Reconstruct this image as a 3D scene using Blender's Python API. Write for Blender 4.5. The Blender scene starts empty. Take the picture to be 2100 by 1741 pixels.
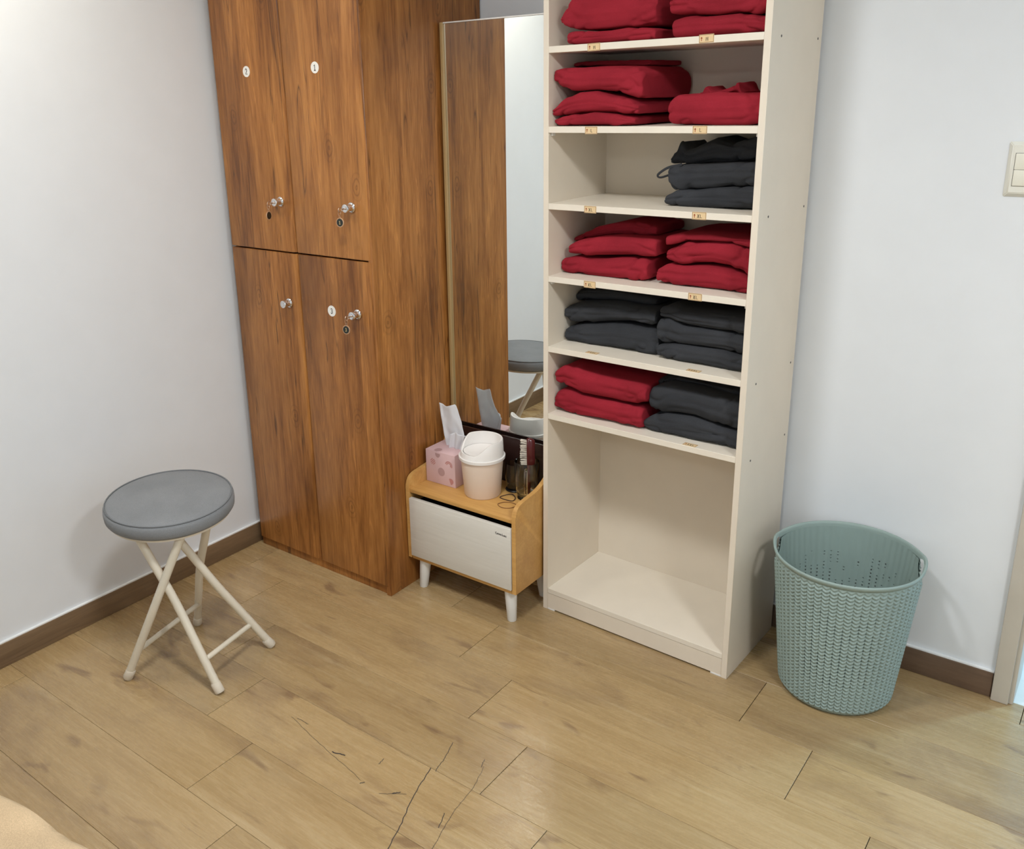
import bpy, bmesh, math, random
import numpy as np
from mathutils import Vector, Matrix, noise as mnoise

scene = bpy.context.scene
COL = scene.collection
PI = math.pi

# ------------------------------------------------------------------ camera
cam_d = bpy.data.cameras.new('camera')
cam = bpy.data.objects.new('camera', cam_d)
COL.objects.link(cam)
F_PX, YAW, PITCH, ROLL, CX, CY = 1862.3937, .6739, .3003, -.0299, 930.8817, 773.2639
cam_d.sensor_fit = 'HORIZONTAL'
cam_d.sensor_width = 36.0
cam_d.lens = F_PX / 2100 * 36.0
cam_d.shift_x = (1050 - CX) / 2100
cam_d.shift_y = -(870.5 - CY) / 2100
cam_d.clip_start = 0.02
fw = Vector((-math.sin(YAW) * math.cos(PITCH), math.cos(YAW) * math.cos(PITCH), -math.sin(PITCH)))
rt = Vector((math.cos(YAW), math.sin(YAW), 0))
up = rt.cross(fw)
r2 = rt * math.cos(ROLL) + up * math.sin(ROLL)
u2 = -rt * math.sin(ROLL) + up * math.cos(ROLL)
M = Matrix((r2, u2, -fw)).transposed().to_4x4()
M.translation = Vector((0, 0, 1.5))
cam.matrix_world = M
scene.camera = cam

# ------------------------------------------------------------------ world, lights, exposure
world = bpy.data.worlds.new('world')
scene.world = world
world.use_nodes = True
world.node_tree.nodes['Background'].inputs[0].default_value = (0.80, 0.86, 0.92, 1)
world.node_tree.nodes['Background'].inputs[1].default_value = 0.05
vs = scene.view_settings
vs.view_transform = 'Standard'
vs.look = 'None'
vs.gamma = 1.0
vs.exposure = 0.23
vs.use_curve_mapping = False


def area(name, loc, size, power, color, rot=(0, 0, 0), shape='DISK', spread=180):
    d = bpy.data.lights.new(name, 'AREA')
    d.shape = shape
    d.size = size
    d.energy = power
    d.color = color
    d.spread = math.radians(spread)
    o = bpy.data.objects.new(name, d)
    o.location = loc
    o.rotation_euler = rot
    COL.objects.link(o)
    return o


area('ceiling_lamp_left', (-2.14, 1.00, 2.22), .22, 5.0, (1.0, .92, .78))
area('ceiling_lamp_middle', (-1.02, .90, 2.22), .26, 15.5, (.97, .985, 1.0))
area('ceiling_lamp_right', (.62, .80, 2.22), .34, 22.5, (.95, .97, .98))
area('ceiling_lamp_rear', (-.6, -.9, 2.22), .5, 11, (.90, .97, 1.0))
area('hall_lamp', (.95, 3.75, 2.20), .22, 46, (.42, .74, 1.0))

# ------------------------------------------------------------------ node helpers


def srgb(r, g, b):
    f = lambda c: (c / 255 / 12.92) if c / 255 <= .04045 else ((c / 255 + .055) / 1.055) ** 2.4
    return (f(r), f(g), f(b), 1)


class NT:
    def __init__(self, name, rough=.5, spec=.5, color=None):
        self.m = bpy.data.materials.new(name)
        self.m.use_nodes = True
        self.t = self.m.node_tree
        self.b = self.t.nodes['Principled BSDF']
        self.b.inputs['Roughness'].default_value = rough
        self.b.inputs['Specular IOR Level'].default_value = spec
        if color is not None:
            self.b.inputs['Base Color'].default_value = color

    def n(self, typ, **kw):
        nd = self.t.nodes.new(typ)
        for k, v in kw.items():
            if k in nd.inputs:
                nd.inputs[k].default_value = v
            else:
                setattr(nd, k, v)
        return nd

    def l(self, a, b):
        self.t.links.new(a, b)

    def coords(self, scale=(1, 1, 1), rnd=True, loc=(0, 0, 0)):
        tc = self.n('ShaderNodeTexCoord')
        mp = self.n('ShaderNodeMapping')
        mp.inputs['Scale'].default_value = scale
        src = tc.outputs['Object']
        if rnd:
            oi = self.n('ShaderNodeObjectInfo')
            ml = self.n('ShaderNodeVectorMath', operation='SCALE')
            cb = self.n('ShaderNodeCombineXYZ')
            mu = self.n('ShaderNodeMath', operation='MULTIPLY')
            mu.inputs[1].default_value = 7.31
            self.l(oi.outputs['Random'], mu.inputs[0])
            self.l(oi.outputs['Random'], cb.inputs[0])
            self.l(mu.outputs[0], cb.inputs[1])
            self.l(oi.outputs['Random'], cb.inputs[2])
            self.l(cb.outputs[0], ml.inputs[0])
            ml.inputs['Scale'].default_value = 13.7
            ad = self.n('ShaderNodeVectorMath', operation='ADD')
            self.l(src, ad.inputs[0])
            self.l(ml.outputs[0], ad.inputs[1])
            src = ad.outputs[0]
        else:
            mp.inputs['Location'].default_value = loc
        self.l(src, mp.inputs['Vector'])
        return mp.outputs[0]

    def noise(self, vec, scale, detail=4, rough=.55, dist=0):
        nd = self.n('ShaderNodeTexNoise')
        nd.inputs['Scale'].default_value = scale
        nd.inputs['Detail'].default_value = detail
        nd.inputs['Roughness'].default_value = rough
        nd.inputs['Distortion'].default_value = dist
        self.l(vec, nd.inputs['Vector'])
        return nd.outputs['Fac']

    def ramp(self, fac, stops, interp='LINEAR'):
        nd = self.n('ShaderNodeValToRGB')
        nd.color_ramp.interpolation = interp
        el = nd.color_ramp.elements
        while len(el) < len(stops):
            el.new(.5)
        for e, (p, c) in zip(el, stops):
            e.position = p
            e.color = c if len(c) == 4 else (*c, 1)
        self.l(fac, nd.inputs[0])
        return nd.outputs[0]

    def mix(self, fac, a, b, mode='MIX'):
        nd = self.n('ShaderNodeMix', data_type='RGBA', blend_type=mode)
        for sock, v in ((nd.inputs[0], fac), (nd.inputs[6], a), (nd.inputs[7], b)):
            if hasattr(v, 'links') or hasattr(v, 'is_linked'):
                self.l(v, sock)
            else:
                sock.default_value = v
        return nd.outputs[2]

    def math(self, op, a, b=None):
        nd = self.n('ShaderNodeMath', operation=op)
        for i, v in enumerate((a, b)):
            if v is None:
                continue
            if hasattr(v, 'is_linked'):
                self.l(v, nd.inputs[i])
            else:
                nd.inputs[i].default_value = v
        return nd.outputs[0]

    def bump(self, h, strength=.2, dist=.002):
        nd = self.n('ShaderNodeBump')
        nd.inputs['Strength'].default_value = strength
        nd.inputs['Distance'].default_value = dist
        self.l(h, nd.inputs['Height'])
        self.l(nd.outputs[0], self.b.inputs['Normal'])

    def base(self, c):
        self.l(c, self.b.inputs['Base Color'])


def plain(name, col, rough=.5, spec=.5, bump=None, var=.04):
    """painted / plastic surface: near-uniform colour with faint mottling"""
    t = NT(name, rough, spec)
    v = t.coords(rnd=False)
    f = t.noise(v, 9, 3)
    a = tuple(min(1, c * (1 + var)) for c in col[:3])
    b = tuple(c * (1 - var) for c in col[:3])
    t.base(t.ramp(f, [(.3, b), (.7, a)]))
    if bump:
        t.bump(t.noise(v, bump[0], 3), bump[1], bump[2])
    return t.m


def wood_vertical(name, light, mid, dark, crack, axis='Z', rough=.38, knots=True, crack_amt=.75):
    """printed timber foil: long grain, thin dark cracks, ringed knots"""
    t = NT(name, rough, .4)
    along = {'Z': (1, 1, .085), 'X': (.085, 1, 1), 'Y': (1, .085, 1)}[axis]
    longer = {'Z': (1, 1, .045), 'X': (.045, 1, 1), 'Y': (1, .045, 1)}[axis]
    v = t.coords(along)
    big = t.noise(v, 12, 4, .6, .9)
    fine = t.noise(v, 120, 4, .65, .3)
    m1 = t.mix(.36, big, fine)
    lo, hi_ = (.36, .62) if knots else (.30, .64)
    c = t.ramp(m1, [(lo, dark), (.48, mid), (hi_, light)])
    v2 = t.coords(longer)
    n = t.noise(v2, 17, 3, .55, .7)
    ln = t.ramp(t.math('ABSOLUTE', t.math('SUBTRACT', n, .5)), [(.0, (1, 1, 1)), (.011, (0, 0, 0))])
    mask = t.ramp(t.noise(t.coords(along), 16, 2, .5), [(.44, (0, 0, 0)), (.56, (1, 1, 1))])
    cm = t.math('MULTIPLY', ln, mask)
    c = t.mix(t.math('MULTIPLY', cm, crack_amt), c, crack)
    n2 = t.noise(v2, 29, 3, .6, .9)
    ln2 = t.ramp(t.math('ABSOLUTE', t.math('SUBTRACT', n2, .47)), [(.0, (1, 1, 1)), (.016, (0, 0, 0))])
    c = t.mix(t.math('MULTIPLY', t.math('MULTIPLY', ln2, t.math('SUBTRACT', 1.0, mask)), .40 if knots else .15), c, tuple(min(1, k * 1.45) for k in light[:3]) + (1,))
    streak = t.ramp(t.noise(v2, 40, 5, .7, 1.2), [(.31, (1, 1, 1)), (.40, (0, 0, 0))])
    c = t.mix(t.math('MULTIPLY', streak, crack_amt * .55), c, crack)
    if knots:
        kv = t.coords((1, 1, 1))
        sp = t.n('ShaderNodeSeparateXYZ')
        t.l(kv, sp.inputs[0])
        wob = t.math('MULTIPLY', t.noise(kv, 14, 3), .05)
        cb2 = t.n('ShaderNodeCombineXYZ')
        t.l(t.math('ADD', t.math('MULTIPLY', t.math('ADD', sp.outputs[0], sp.outputs[1]), 3.0), wob), cb2.inputs[0])
        t.l(t.math('ADD', t.math('MULTIPLY', sp.outputs[2], 1.75), wob), cb2.inputs[1])
        vo = t.n('ShaderNodeTexVoronoi', voronoi_dimensions='2D')
        vo.inputs['Scale'].default_value = 1.25
        t.l(cb2.outputs[0], vo.inputs['Vector'])
        ring = t.math('SINE', t.math('MULTIPLY', vo.outputs['Distance'], 170))
        inside = t.ramp(vo.outputs['Distance'], [(.035, (1, 1, 1)), (.115, (0, 0, 0))])
        km = t.math('MULTIPLY', inside, t.ramp(ring, [(.1, (.15, .15, .15)), (.9, (1, 1, 1))]))
        c = t.mix(t.math('MULTIPLY', km, .40), c, crack)
    if knots:
        broad = t.ramp(t.noise(t.coords(tuple(.35 if k < .5 else 1 for k in along)), 4.5, 3, .55, .5), [(.34, (.66, .62, .58)), (.52, (1, 1, 1)), (.68, (1.12, 1.13, 1.12))])
        c = t.mix(1.0, c, broad, 'MULTIPLY')
    t.base(c)
    t.bump(t.math('ADD', t.math('MULTIPLY', fine, .4), t.math('MULTIPLY', cm, -.9)), .12, .001)
    return t.m


def cloth(name, col, rough=.95, weave=900, var=.18, sheen=.25):
    t = NT(name, rough, .12)
    v = t.coords(rnd=True)
    f = t.noise(v, 8, 4)
    a = tuple(min(1, c * (1 + var)) for c in col[:3])
    b = tuple(c * (1 - var) for c in col[:3])
    c = t.ramp(f, [(.3, b), (.7, a)])
    w = t.noise(v, weave, 2, .6)
    c = t.mix(.35, c, t.mix(1.0, c, t.ramp(w, [(.3, (.55, .55, .55)), (.7, (1.35, 1.35, 1.35))]), 'MULTIPLY'))
    t.base(c)
    t.b.inputs['Sheen Weight'].default_value = sheen
    t.b.inputs['Sheen Roughness'].default_value = .5
    t.b.inputs['Sheen Tint'].default_value = (*[min(1, k * 2.2) for k in col[:3]], 1)
    t.bump(t.math('ADD', w, t.math('MULTIPLY', t.noise(v, 26, 4), 2.5)), .35, .0012)
    return t.m


# ------------------------------------------------------------------ materials
MAT = {}
MAT['wall'] = plain('wall_paint', (.79, .82, .85, 1), .75, .25, (420, .10, .0006), .012)
MAT['ceiling'] = plain('ceiling_paint', (.82, .82, .81, 1), .9, .1)


def floor_mat():
    t = NT('floor_plank_wood', .36, .68)
    v = t.coords((.07, 1, 1))
    big = t.noise(v, 7, 4, .6, .8)
    fine = t.noise(v, 150, 4, .7, .2)
    blot = t.noise(t.coords((.45, 1, 1)), 5.5, 5, .62, .6)
    c = t.ramp(t.mix(.4, big, fine), [(.32, (.335, .221, .101)), (.50, (.42, .292, .142)), (.66, (.49, .355, .188))])
    st = t.ramp(blot, [(.52, (0, 0, 0)), (.68, (1, 1, 1))])
    c = t.mix(t.math('MULTIPLY', st, .50), c, (.235, .150, .085, 1))
    kn = t.ramp(t.noise(t.coords((.5, 1.3, 1)), 9, 3, .5, 1.0), [(.62, (0, 0, 0)), (.72, (1, 1, 1))])
    c = t.mix(t.math('MULTIPLY', kn, .70), c, (.20, .12, .065, 1))
    fl = t.ramp(t.noise(t.coords((.06, 1, 1)), 60, 4, .7, .6), [(.30, (1, 1, 1)), (.38, (0, 0, 0))])
    c = t.mix(t.math('MULTIPLY', fl, .45), c, (.17, .10, .055, 1))
    li = t.ramp(t.noise(t.coords((.07, 1, 1)), 22, 4, .6, .8), [(.58, (0, 0, 0)), (.70, (1, 1, 1))])
    c = t.mix(t.math('MULTIPLY', li, .35), c, (.56, .44, .26, 1))
    oi = t.n('ShaderNodeObjectInfo')
    tint = t.ramp(oi.outputs['Random'], [(0, (.90, .90, .90)), (1, (1.08, 1.07, 1.05))])
    c = t.mix(1.0, c, tint, 'MULTIPLY')
    t.base(c)
    t.l(t.ramp(fine, [(.3, (.17, .17, .17)), (.7, (.36, .36, .36))]), t.b.inputs['Roughness'])
    t.bump(t.math('ADD', fine, t.math('MULTIPLY', big, .6)), .22, .0012)
    return t.m


MAT['floor'] = floor_mat()
MAT['sub'] = plain('floor_joint_dark', (.05, .032, .018, 1), .9, .1)
MAT['scratch'] = plain('scratch_dark', (.06, .05, .045, 1), .9, .1)
MAT['tile'] = plain('hall_floor_tile', (.72, .71, .66, 1), .45, .4)
MAT['base'] = wood_vertical('baseboard_wood', (.175, .112, .072, 1), (.135, .085, .054, 1), (.10, .062, .040, 1), (.06, .035, .02, 1), 'X', .45, False, .25)
MAT['base_y'] = wood_vertical('baseboard_wood_left', (.25, .165, .092, 1), (.20, .13, .072, 1), (.15, .095, .052, 1), (.06, .035, .02, 1), 'Y', .45, False, .25)
MAT['caulk'] = plain('caulk_white', (.88, .90, .90, 1), .6)
MAT['casing'] = plain('door_casing_paint', (.60, .56, .49, 1), .5)
MAT['locker'] = wood_vertical('locker_wood', (.47, .205, .054, 1), (.325, .126, .029, 1), (.175, .061, .013, 1), (.055, .019, .006, 1), 'Z', .36)
MAT['gap'] = plain('dark_gap', (.012, .008, .005, 1), .9, .1)
MAT['oak'] = wood_vertical('pale_oak_foil', (.68, .40, .135, 1), (.60, .33, .10, 1), (.52, .27, .08, 1), (.38, .20, .06, 1), 'X', .42, False, .12)
MAT['drawer'] = wood_vertical('white_grained_foil', (.74, .72, .66, 1), (.70, .675, .615, 1), (.655, .63, .57, 1), (.60, .57, .50, 1), 'X', .5, False, .2)
MAT['white'] = plain('white_paint', (.80, .80, .77, 1), .4)
MAT['darkpanel'] = plain('dark_brown_gloss', (.028, .012, .010, 1), .16, .5)
MAT['cream'] = plain('cream_melamine', (.77, .69, .575, 1), .5, .35, (700, .05, .0004), .02)
MAT['creamedge'] = plain('cream_edge_band', (.81, .745, .635, 1), .45, .4, None, .02)
MAT['red'] = cloth('red_cotton', (.285, .019, .031, 1))
MAT['dark'] = cloth('charcoal_cotton', (.041, .043, .048, 1))
MAT['grey'] = cloth('grey_weave', (.235, .245, .255, 1), .9, 700, .08, .2)
MAT['greyseam'] = cloth('grey_piping', (.185, .195, .205, 1), .9, 700, .08, .1)
MAT['legpaint'] = plain('cream_powder_coat', (.72, .66, .54, 1), .35, .5)
MAT['footrubber'] = plain('cream_rubber', (.68, .61, .50, 1), .6, .4)
MAT['pinplastic'] = plain('white_plastic', (.85, .85, .83, 1), .4)
MAT['tag_paper'] = plain('tan_label_paper', (.76, .57, .33, 1), .7, .2)
MAT['tag_line'] = plain('brown_ink', (.20, .075, .030, 1), .8, .1)
MAT['red_ink'] = plain('red_ink', (.33, .05, .02, 1), .8, .1)
MAT['black_ink'] = plain('black_ink', (.035, .030, .028, 1), .8, .1)
MAT['sticker'] = plain('white_sticker', (.84, .83, .79, 1), .4, .4)
MAT['tagblack'] = plain('key_tag_black', (.016, .018, .013, 1), .25, .5)
MAT['tagrim'] = plain('key_tag_clear_rim', (.50, .30, .17, 1), .2, .5)
MAT['gold_ink'] = plain('gold_ink', (.55, .42, .20, 1), .4)
MAT['screw'] = plain('screw_dark', (.06, .05, .045, 1), .5)
MAT['pink'] = plain('blush_plastic', (.84, .70, .59, 1), .42, .4, None, .015)
MAT['lidwhite'] = plain('white_lid_plastic', (.86, .83, .80, 1), .35, .45, None, .01)
MAT['carton'] = plain('pink_carton', (.70, .49, .50, 1), .55, .3, None, .05)
MAT['motif_a'] = plain('carton_print_rose', (.58, .27, .25, 1), .55, .3)
MAT['motif_b'] = plain('carton_print_dusty', (.56, .36, .36, 1), .55, .3)
MAT['motif_c'] = plain('carton_print_dark', (.33, .09, .12, 1), .55, .3)
MAT['tissue'] = plain('tissue_paper', (.90, .91, .94, 1), .9, .1)
_t = MAT['tissue'].node_tree
_tr = _t.nodes.new('ShaderNodeBsdfTranslucent'); _tr.inputs[0].default_value = (.84, .87, .90, 1)
_mx = _t.nodes.new('ShaderNodeMixShader'); _mx.inputs[0].default_value = .22
_o = [n for n in _t.nodes if n.type == 'OUTPUT_MATERIAL'][0]
_t.links.new(_t.nodes['Principled BSDF'].outputs[0], _mx.inputs[1]); _t.links.new(_tr.outputs[0], _mx.inputs[2]); _t.links.new(_mx.outputs[0], _o.inputs[0])
MAT['gold'] = plain('mirror_frame_tan', (.40, .265, .115, 1), .42, .5)
MAT['brush'] = plain('brush_dark_red', (.085, .010, .012, 1), .22, .5)
MAT['bristle'] = plain('bristle_cream', (.76, .70, .60, 1), .5)
MAT['tie_dark'] = plain('hair_tie_brown', (.060, .025, .015, 1), .7)
MAT['tie_tan'] = plain('hair_tie_tan', (.25, .11, .035, 1), .7)
MAT['blackrim'] = plain('black_plastic', (.012, .012, .013, 1), .25)
MAT['basket'] = plain('basket_plastic_teal', (.285, .37, .345, 1), .45, .4, None, .03)
MAT['switch'] = plain('switch_plastic', (.80, .79, .71, 1), .35, .45, None, .01)
MAT['rocker'] = plain('rocker_plastic', (.83, .815, .71, 1), .3, .45, None, .01)
MAT['quilt'] = cloth('peach_quilt', (.55, .40, .245, 1), .9, 500, .10, .15)
MAT['bedbase'] = plain('bed_base_vinyl', (.45, .34, .24, 1), .6)

t = NT('mirror_silver', .0, .5, (.86, .895, .885, 1)); t.b.inputs['Metallic'].default_value = 1; MAT['mirror'] = t.m
t = NT('chrome', .12, .5, (.80, .80, .81, 1)); t.b.inputs['Metallic'].default_value = 1; MAT['chrome'] = t.m
t = NT('brass_key', .28, .5, (.62, .47, .36, 1)); t.b.inputs['Metallic'].default_value = 1; MAT['key'] = t.m
t = NT('clear_glass', .02, .5, (.93, .95, .90, 1)); t.b.inputs['Transmission Weight'].default_value = 1; t.b.inputs['IOR'].default_value = 1.45; MAT['glass'] = t.m

# ------------------------------------------------------------------ build helpers


def link(name, me, mat, parent=None):
    o = bpy.data.objects.new(name, me)
    COL.objects.link(o)
    if mat is not None and not me.materials:
        me.materials.append(MAT[mat] if isinstance(mat, str) else mat)
    if parent is not None:
        o.parent = parent
    return o


def from_bm(name, bm, mat, parent=None, smooth=None):
    me = bpy.data.meshes.new(name)
    bmesh.ops.recalc_face_normals(bm, faces=bm.faces)
    bm.to_mesh(me)
    bm.free()
    if smooth is not None:
        shade(me, smooth)
    return link(name, me, mat, parent)


def shade(me, ang):
    """smooth faces, sharp edges above the angle (degrees)"""
    me.polygons.foreach_set('use_smooth', [True] * len(me.polygons))
    if ang < 180:
        try:
            me.set_sharp_from_angle(angle=math.radians(ang))
        except Exception:
            pass


def bm_box(bm, x0, x1, y0, y1, z0, z1, bev=0, seg=2):
    tmp = bmesh.new()
    r = bmesh.ops.create_cube(tmp, size=1)
    for v in tmp.verts:
        v.co = Vector(((x0 + x1) / 2 + v.co.x * (x1 - x0), (y0 + y1) / 2 + v.co.y * (y1 - y0), (z0 + z1) / 2 + v.co.z * (z1 - z0)))
    if bev:
        bmesh.ops.bevel(tmp, geom=list(tmp.edges), offset=bev, segments=seg, profile=.5, affect='EDGES', clamp_overlap=True)
    me = bpy.data.meshes.new('tmp')
    tmp.to_mesh(me)
    tmp.free()
    bm.from_mesh(me)
    bpy.data.meshes.remove(me)


def thing(name, label, cat, loc=(0, 0, 0), rotz=0, group=None):
    o = bpy.data.objects.new(name, None)
    o.empty_display_size = .05
    COL.objects.link(o)
    o.location = loc
    o.rotation_euler = (0, 0, rotz)
    tag(o, label, cat, group)
    return o


def tag(o, label, cat, group=None):
    o['label'] = label
    o['category'] = cat
    if group:
        o['group'] = group
    return o


def struct(o):
    o['kind'] = 'structure'
    return o


def box(name, parent, b, mat, bev=.001, seg=2, world=True, smooth=40):
    """box part; bounds in world coordinates unless world=False (then in the parent's frame)"""
    x0, x1, y0, y1, z0, z1 = b
    c = Vector(((x0 + x1) / 2, (y0 + y1) / 2, (z0 + z1) / 2))
    bm = bmesh.new()
    bm_box(bm, x0 - c.x, x1 - c.x, y0 - c.y, y1 - c.y, z0 - c.z, z1 - c.z, bev, seg)
    o = from_bm(name, bm, mat, parent, smooth if bev else None)
    o.location = c - abs_loc(parent) if (world and parent is not None) else c
    return o


def abs_loc(p):
    s = Vector((0, 0, 0))
    while p is not None:
        s += Vector(p.location)
        p = p.parent
    return s


def bm_lathe(bm, prof, n=48, axis=((0, 0, 1)), org=(0, 0, 0), cap=(True, True)):
    ax = Vector(axis).normalized()
    q = Vector((0, 0, 1)).rotation_difference(ax)
    rings = []
    for r, z in prof:
        ring = []
        for i in range(n):
            a = 2 * PI * i / n
            ring.append(bm.verts.new(q @ Vector((r * math.cos(a), r * math.sin(a), z)) + Vector(org)))
        rings.append(ring)
    for a, b in zip(rings, rings[1:]):
        for i in range(n):
            bm.faces.new((a[i], a[(i + 1) % n], b[(i + 1) % n], b[i]))
    if cap[0]:
        bm.faces.new(list(reversed(rings[0])))
    if cap[1]:
        bm.faces.new(rings[-1])


def lathe(name, parent, prof, mat, n=48, axis=(0, 0, 1), loc=(0, 0, 0), cap=(True, True), ang=35, world=True):
    bm = bmesh.new()
    bm_lathe(bm, prof, n, axis, (0, 0, 0), cap)
    o = from_bm(name, bm, mat, parent, ang)
    o.location = Vector(loc) - abs_loc(parent) if (world and parent is not None) else Vector(loc)
    return o


def bm_tube(bm, pts, r, n=12, closed=False, radii=None, flat=1.0):
    pts = [Vector(p) for p in pts]
    m = len(pts)
    rings = []
    prev_n = None
    for i, p in enumerate(pts):
        if closed:
            tg = (pts[(i + 1) % m] - pts[i - 1])
        else:
            tg = pts[min(i + 1, m - 1)] - pts[max(i - 1, 0)]
        tg.normalize()
        if prev_n is None:
            nn = tg.orthogonal().normalized()
        else:
            nn = (prev_n - tg * prev_n.dot(tg)).normalized()
        prev_n = nn
        bb = tg.cross(nn)
        rr = radii[i] if radii else r
        rings.append([bm.verts.new(p + (nn * math.cos(2 * PI * k / n) + bb * math.sin(2 * PI * k / n) * flat) * rr) for k in range(n)])
    rng = range(m if closed else m - 1)
    for i in rng:
        a, b = rings[i], rings[(i + 1) % m]
        off = 0
        if closed and i == m - 1:
            off = min(range(n), key=lambda s: (a[0].co - b[s].co).length)
        for k in range(n):
            bm.faces.new((a[k], a[(k + 1) % n], b[(k + 1 + off) % n], b[(k + off) % n]))
    if not closed:
        bm.faces.new(list(reversed(rings[0])))
        bm.faces.new(rings[-1])


def tube(name, parent, pts, r, mat, n=12, closed=False, world=True, radii=None, flat=1.0):
    off = abs_loc(parent) if (world and parent is not None) else Vector((0, 0, 0))
    c = sum((Vector(p) for p in pts), Vector()) / len(pts)
    bm = bmesh.new()
    bm_tube(bm, [Vector(p) - c for p in pts], r, n, closed, radii, flat)
    o = from_bm(name, bm, mat, parent, 60)
    o.location = c - off
    return o


def spline(pts, k=8):
    """Catmull-Rom through points"""
    P = [Vector(p) for p in pts]
    P = [P[0] * 2 - P[1]] + P + [P[-1] * 2 - P[-2]]
    out = []
    for i in range(1, len(P) - 2):
        for j in range(k):
            t_ = j / k
            a, b, c, d = P[i - 1], P[i], P[i + 1], P[i + 2]
            out.append(.5 * ((2 * b) + (c - a) * t_ + (2 * a - 5 * b + 4 * c - d) * t_ ** 2 + (3 * b - a - 3 * c + d) * t_ ** 3))
    out.append(P[-2])
    return out


def prism(name, parent, outline, axis, a0, a1, mat, bev=.0012, world=True):
    """extrude a 2D outline: axis 'X' -> outline is (y,z); axis 'Y' -> outline is (x,z); axis 'Z' -> (x,y)"""
    mk = {'X': lambda p, a: Vector((a, p[0], p[1])), 'Y': lambda p, a: Vector((p[0], a, p[1])), 'Z': lambda p, a: Vector((p[0], p[1], a))}[axis]
    cu = sum(p[0] for p in outline) / len(outline)
    cv = sum(p[1] for p in outline) / len(outline)
    c = mk((cu, cv), (a0 + a1) / 2)
    bm = bmesh.new()
    A = [bm.verts.new(mk(p, a0) - c) for p in outline]
    B = [bm.verts.new(mk(p, a1) - c) for p in outline]
    n = len(outline)
    f0 = bm.faces.new(A)
    f1 = bm.faces.new(B)
    for i in range(n):
        bm.faces.new((A[i], A[(i + 1) % n], B[(i + 1) % n], B[i]))
    if bev:
        ed = list(f0.edges) + list(f1.edges)
        bmesh.ops.bevel(bm, geom=ed, offset=bev, segments=2, profile=.5, affect='EDGES', clamp_overlap=True)
    o = from_bm(name, bm, mat, parent, 35)
    o.location = c - abs_loc(parent) if (world and parent is not None) else c
    return o


def ribbon_mesh(bm, polylines, width, origin, ux, uy, un, lift=.0003):
    """flat ink strokes: 2D polylines on the plane (origin, ux, uy)"""
    ux, uy, un, origin = Vector(ux), Vector(uy), Vector(un), Vector(origin)
    for pl in polylines:
        L, R = [], []
        m = len(pl)
        for i, (x, y) in enumerate(pl):
            x0, y0 = pl[max(i - 1, 0)]
            x1, y1 = pl[min(i + 1, m - 1)]
            d = math.hypot(x1 - x0, y1 - y0) or 1
            nx, ny = -(y1 - y0) / d, (x1 - x0) / d
            ex = ey = 0
            if i in (0, m - 1):
                s = -1 if i == 0 else 1
                ex, ey = s * (x1 - x0) / d * width * .4, s * (y1 - y0) / d * width * .4
            L.append(bm.verts.new(origin + ux * (x + ex + nx * width / 2) + uy * (y + ey + ny * width / 2) + un * lift))
            R.append(bm.verts.new(origin + ux * (x + ex - nx * width / 2) + uy * (y + ey - ny * width / 2) + un * lift))
        for i in range(m - 1):
            bm.faces.new((L[i], L[i + 1], R[i + 1], R[i]))


def arc(cx, cy, rx, ry, a0, a1, n=14):
    return [(cx + rx * math.cos(math.radians(a0 + (a1 - a0) * i / n)), cy + ry * math.sin(math.radians(a0 + (a1 - a0) * i / n))) for i in range(n + 1)]


GLYPH = {
    '1': [[(-.22, .32), (.03, .5), (.03, -.5)], [(-.22, -.5), (.28, -.5)]],
    '2': [arc(0, .22, .27, .28, 165, -25) + [(-.28, -.48), (.32, -.48)]],
    '3': [arc(-.02, .25, .25, .25, 150, -75, 12), arc(-.02, -.23, .29, .27, 80, -150, 14)],
    'M': [[(-.35, -.5), (-.33, .48), (0, -.15), (.34, .5), (.36, -.5)]],
    'L': [[(-.25, .5), (-.25, -.45), (.3, -.42)]],
    'X': [[(-.3, .5), (.3, -.5)], [(.3, .5), (-.32, -.48)]],
    'up': [[(0, -.5), (0, .5)], [(-.25, .2), (0, .5), (.25, .2)]],
}


def glyph(ch, cx, cy, h, wscale=.75):
    return [[(cx + x * h * wscale, cy + y * h) for x, y in pl] for pl in GLYPH[ch]]


def ink(name, parent, polylines, width, origin, ux, uy, un, mat, lift=.0004, world=True):
    bm = bmesh.new()
    off = abs_loc(parent) if world else Vector((0, 0, 0))
    ribbon_mesh(bm, polylines, width, Vector(origin) - off, ux, uy, un, lift)
    return from_bm(name, bm, mat, parent)

# ================================================================== ROOM
XL, YB, CEIL = -2.396, 2.373, 2.25
XR, YF = 1.35, -1.75
DX0, DX1, DH = -.135, .74, 2.06            # doorway in the back wall


def slab(name, boxes, mat):
    bm = bmesh.new()
    for b in boxes:
        bm_box(bm, *b)
    return struct(from_bm(name, bm, mat))


slab('wall_left', [(XL - .12, XL, YF - .12, YB + .12, 0, CEIL)], 'wall')
slab('wall_back', [(XL, DX0, YB, YB + .12, 0, CEIL), (DX1, XR, YB, YB + .12, 0, CEIL), (DX0, DX1, YB, YB + .12, DH, CEIL)], 'wall')
slab('wall_right', [(XR, XR + .12, YF - .12, YB + .12, 0, CEIL)], 'wall')
slab('wall_front', [(XL, XR, YF - .12, YF, 0, CEIL)], 'wall')
slab('ceiling', [(XL - .12, XR + .12, YF - .12, YB + .12, CEIL, CEIL + .08)], 'ceiling')
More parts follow.
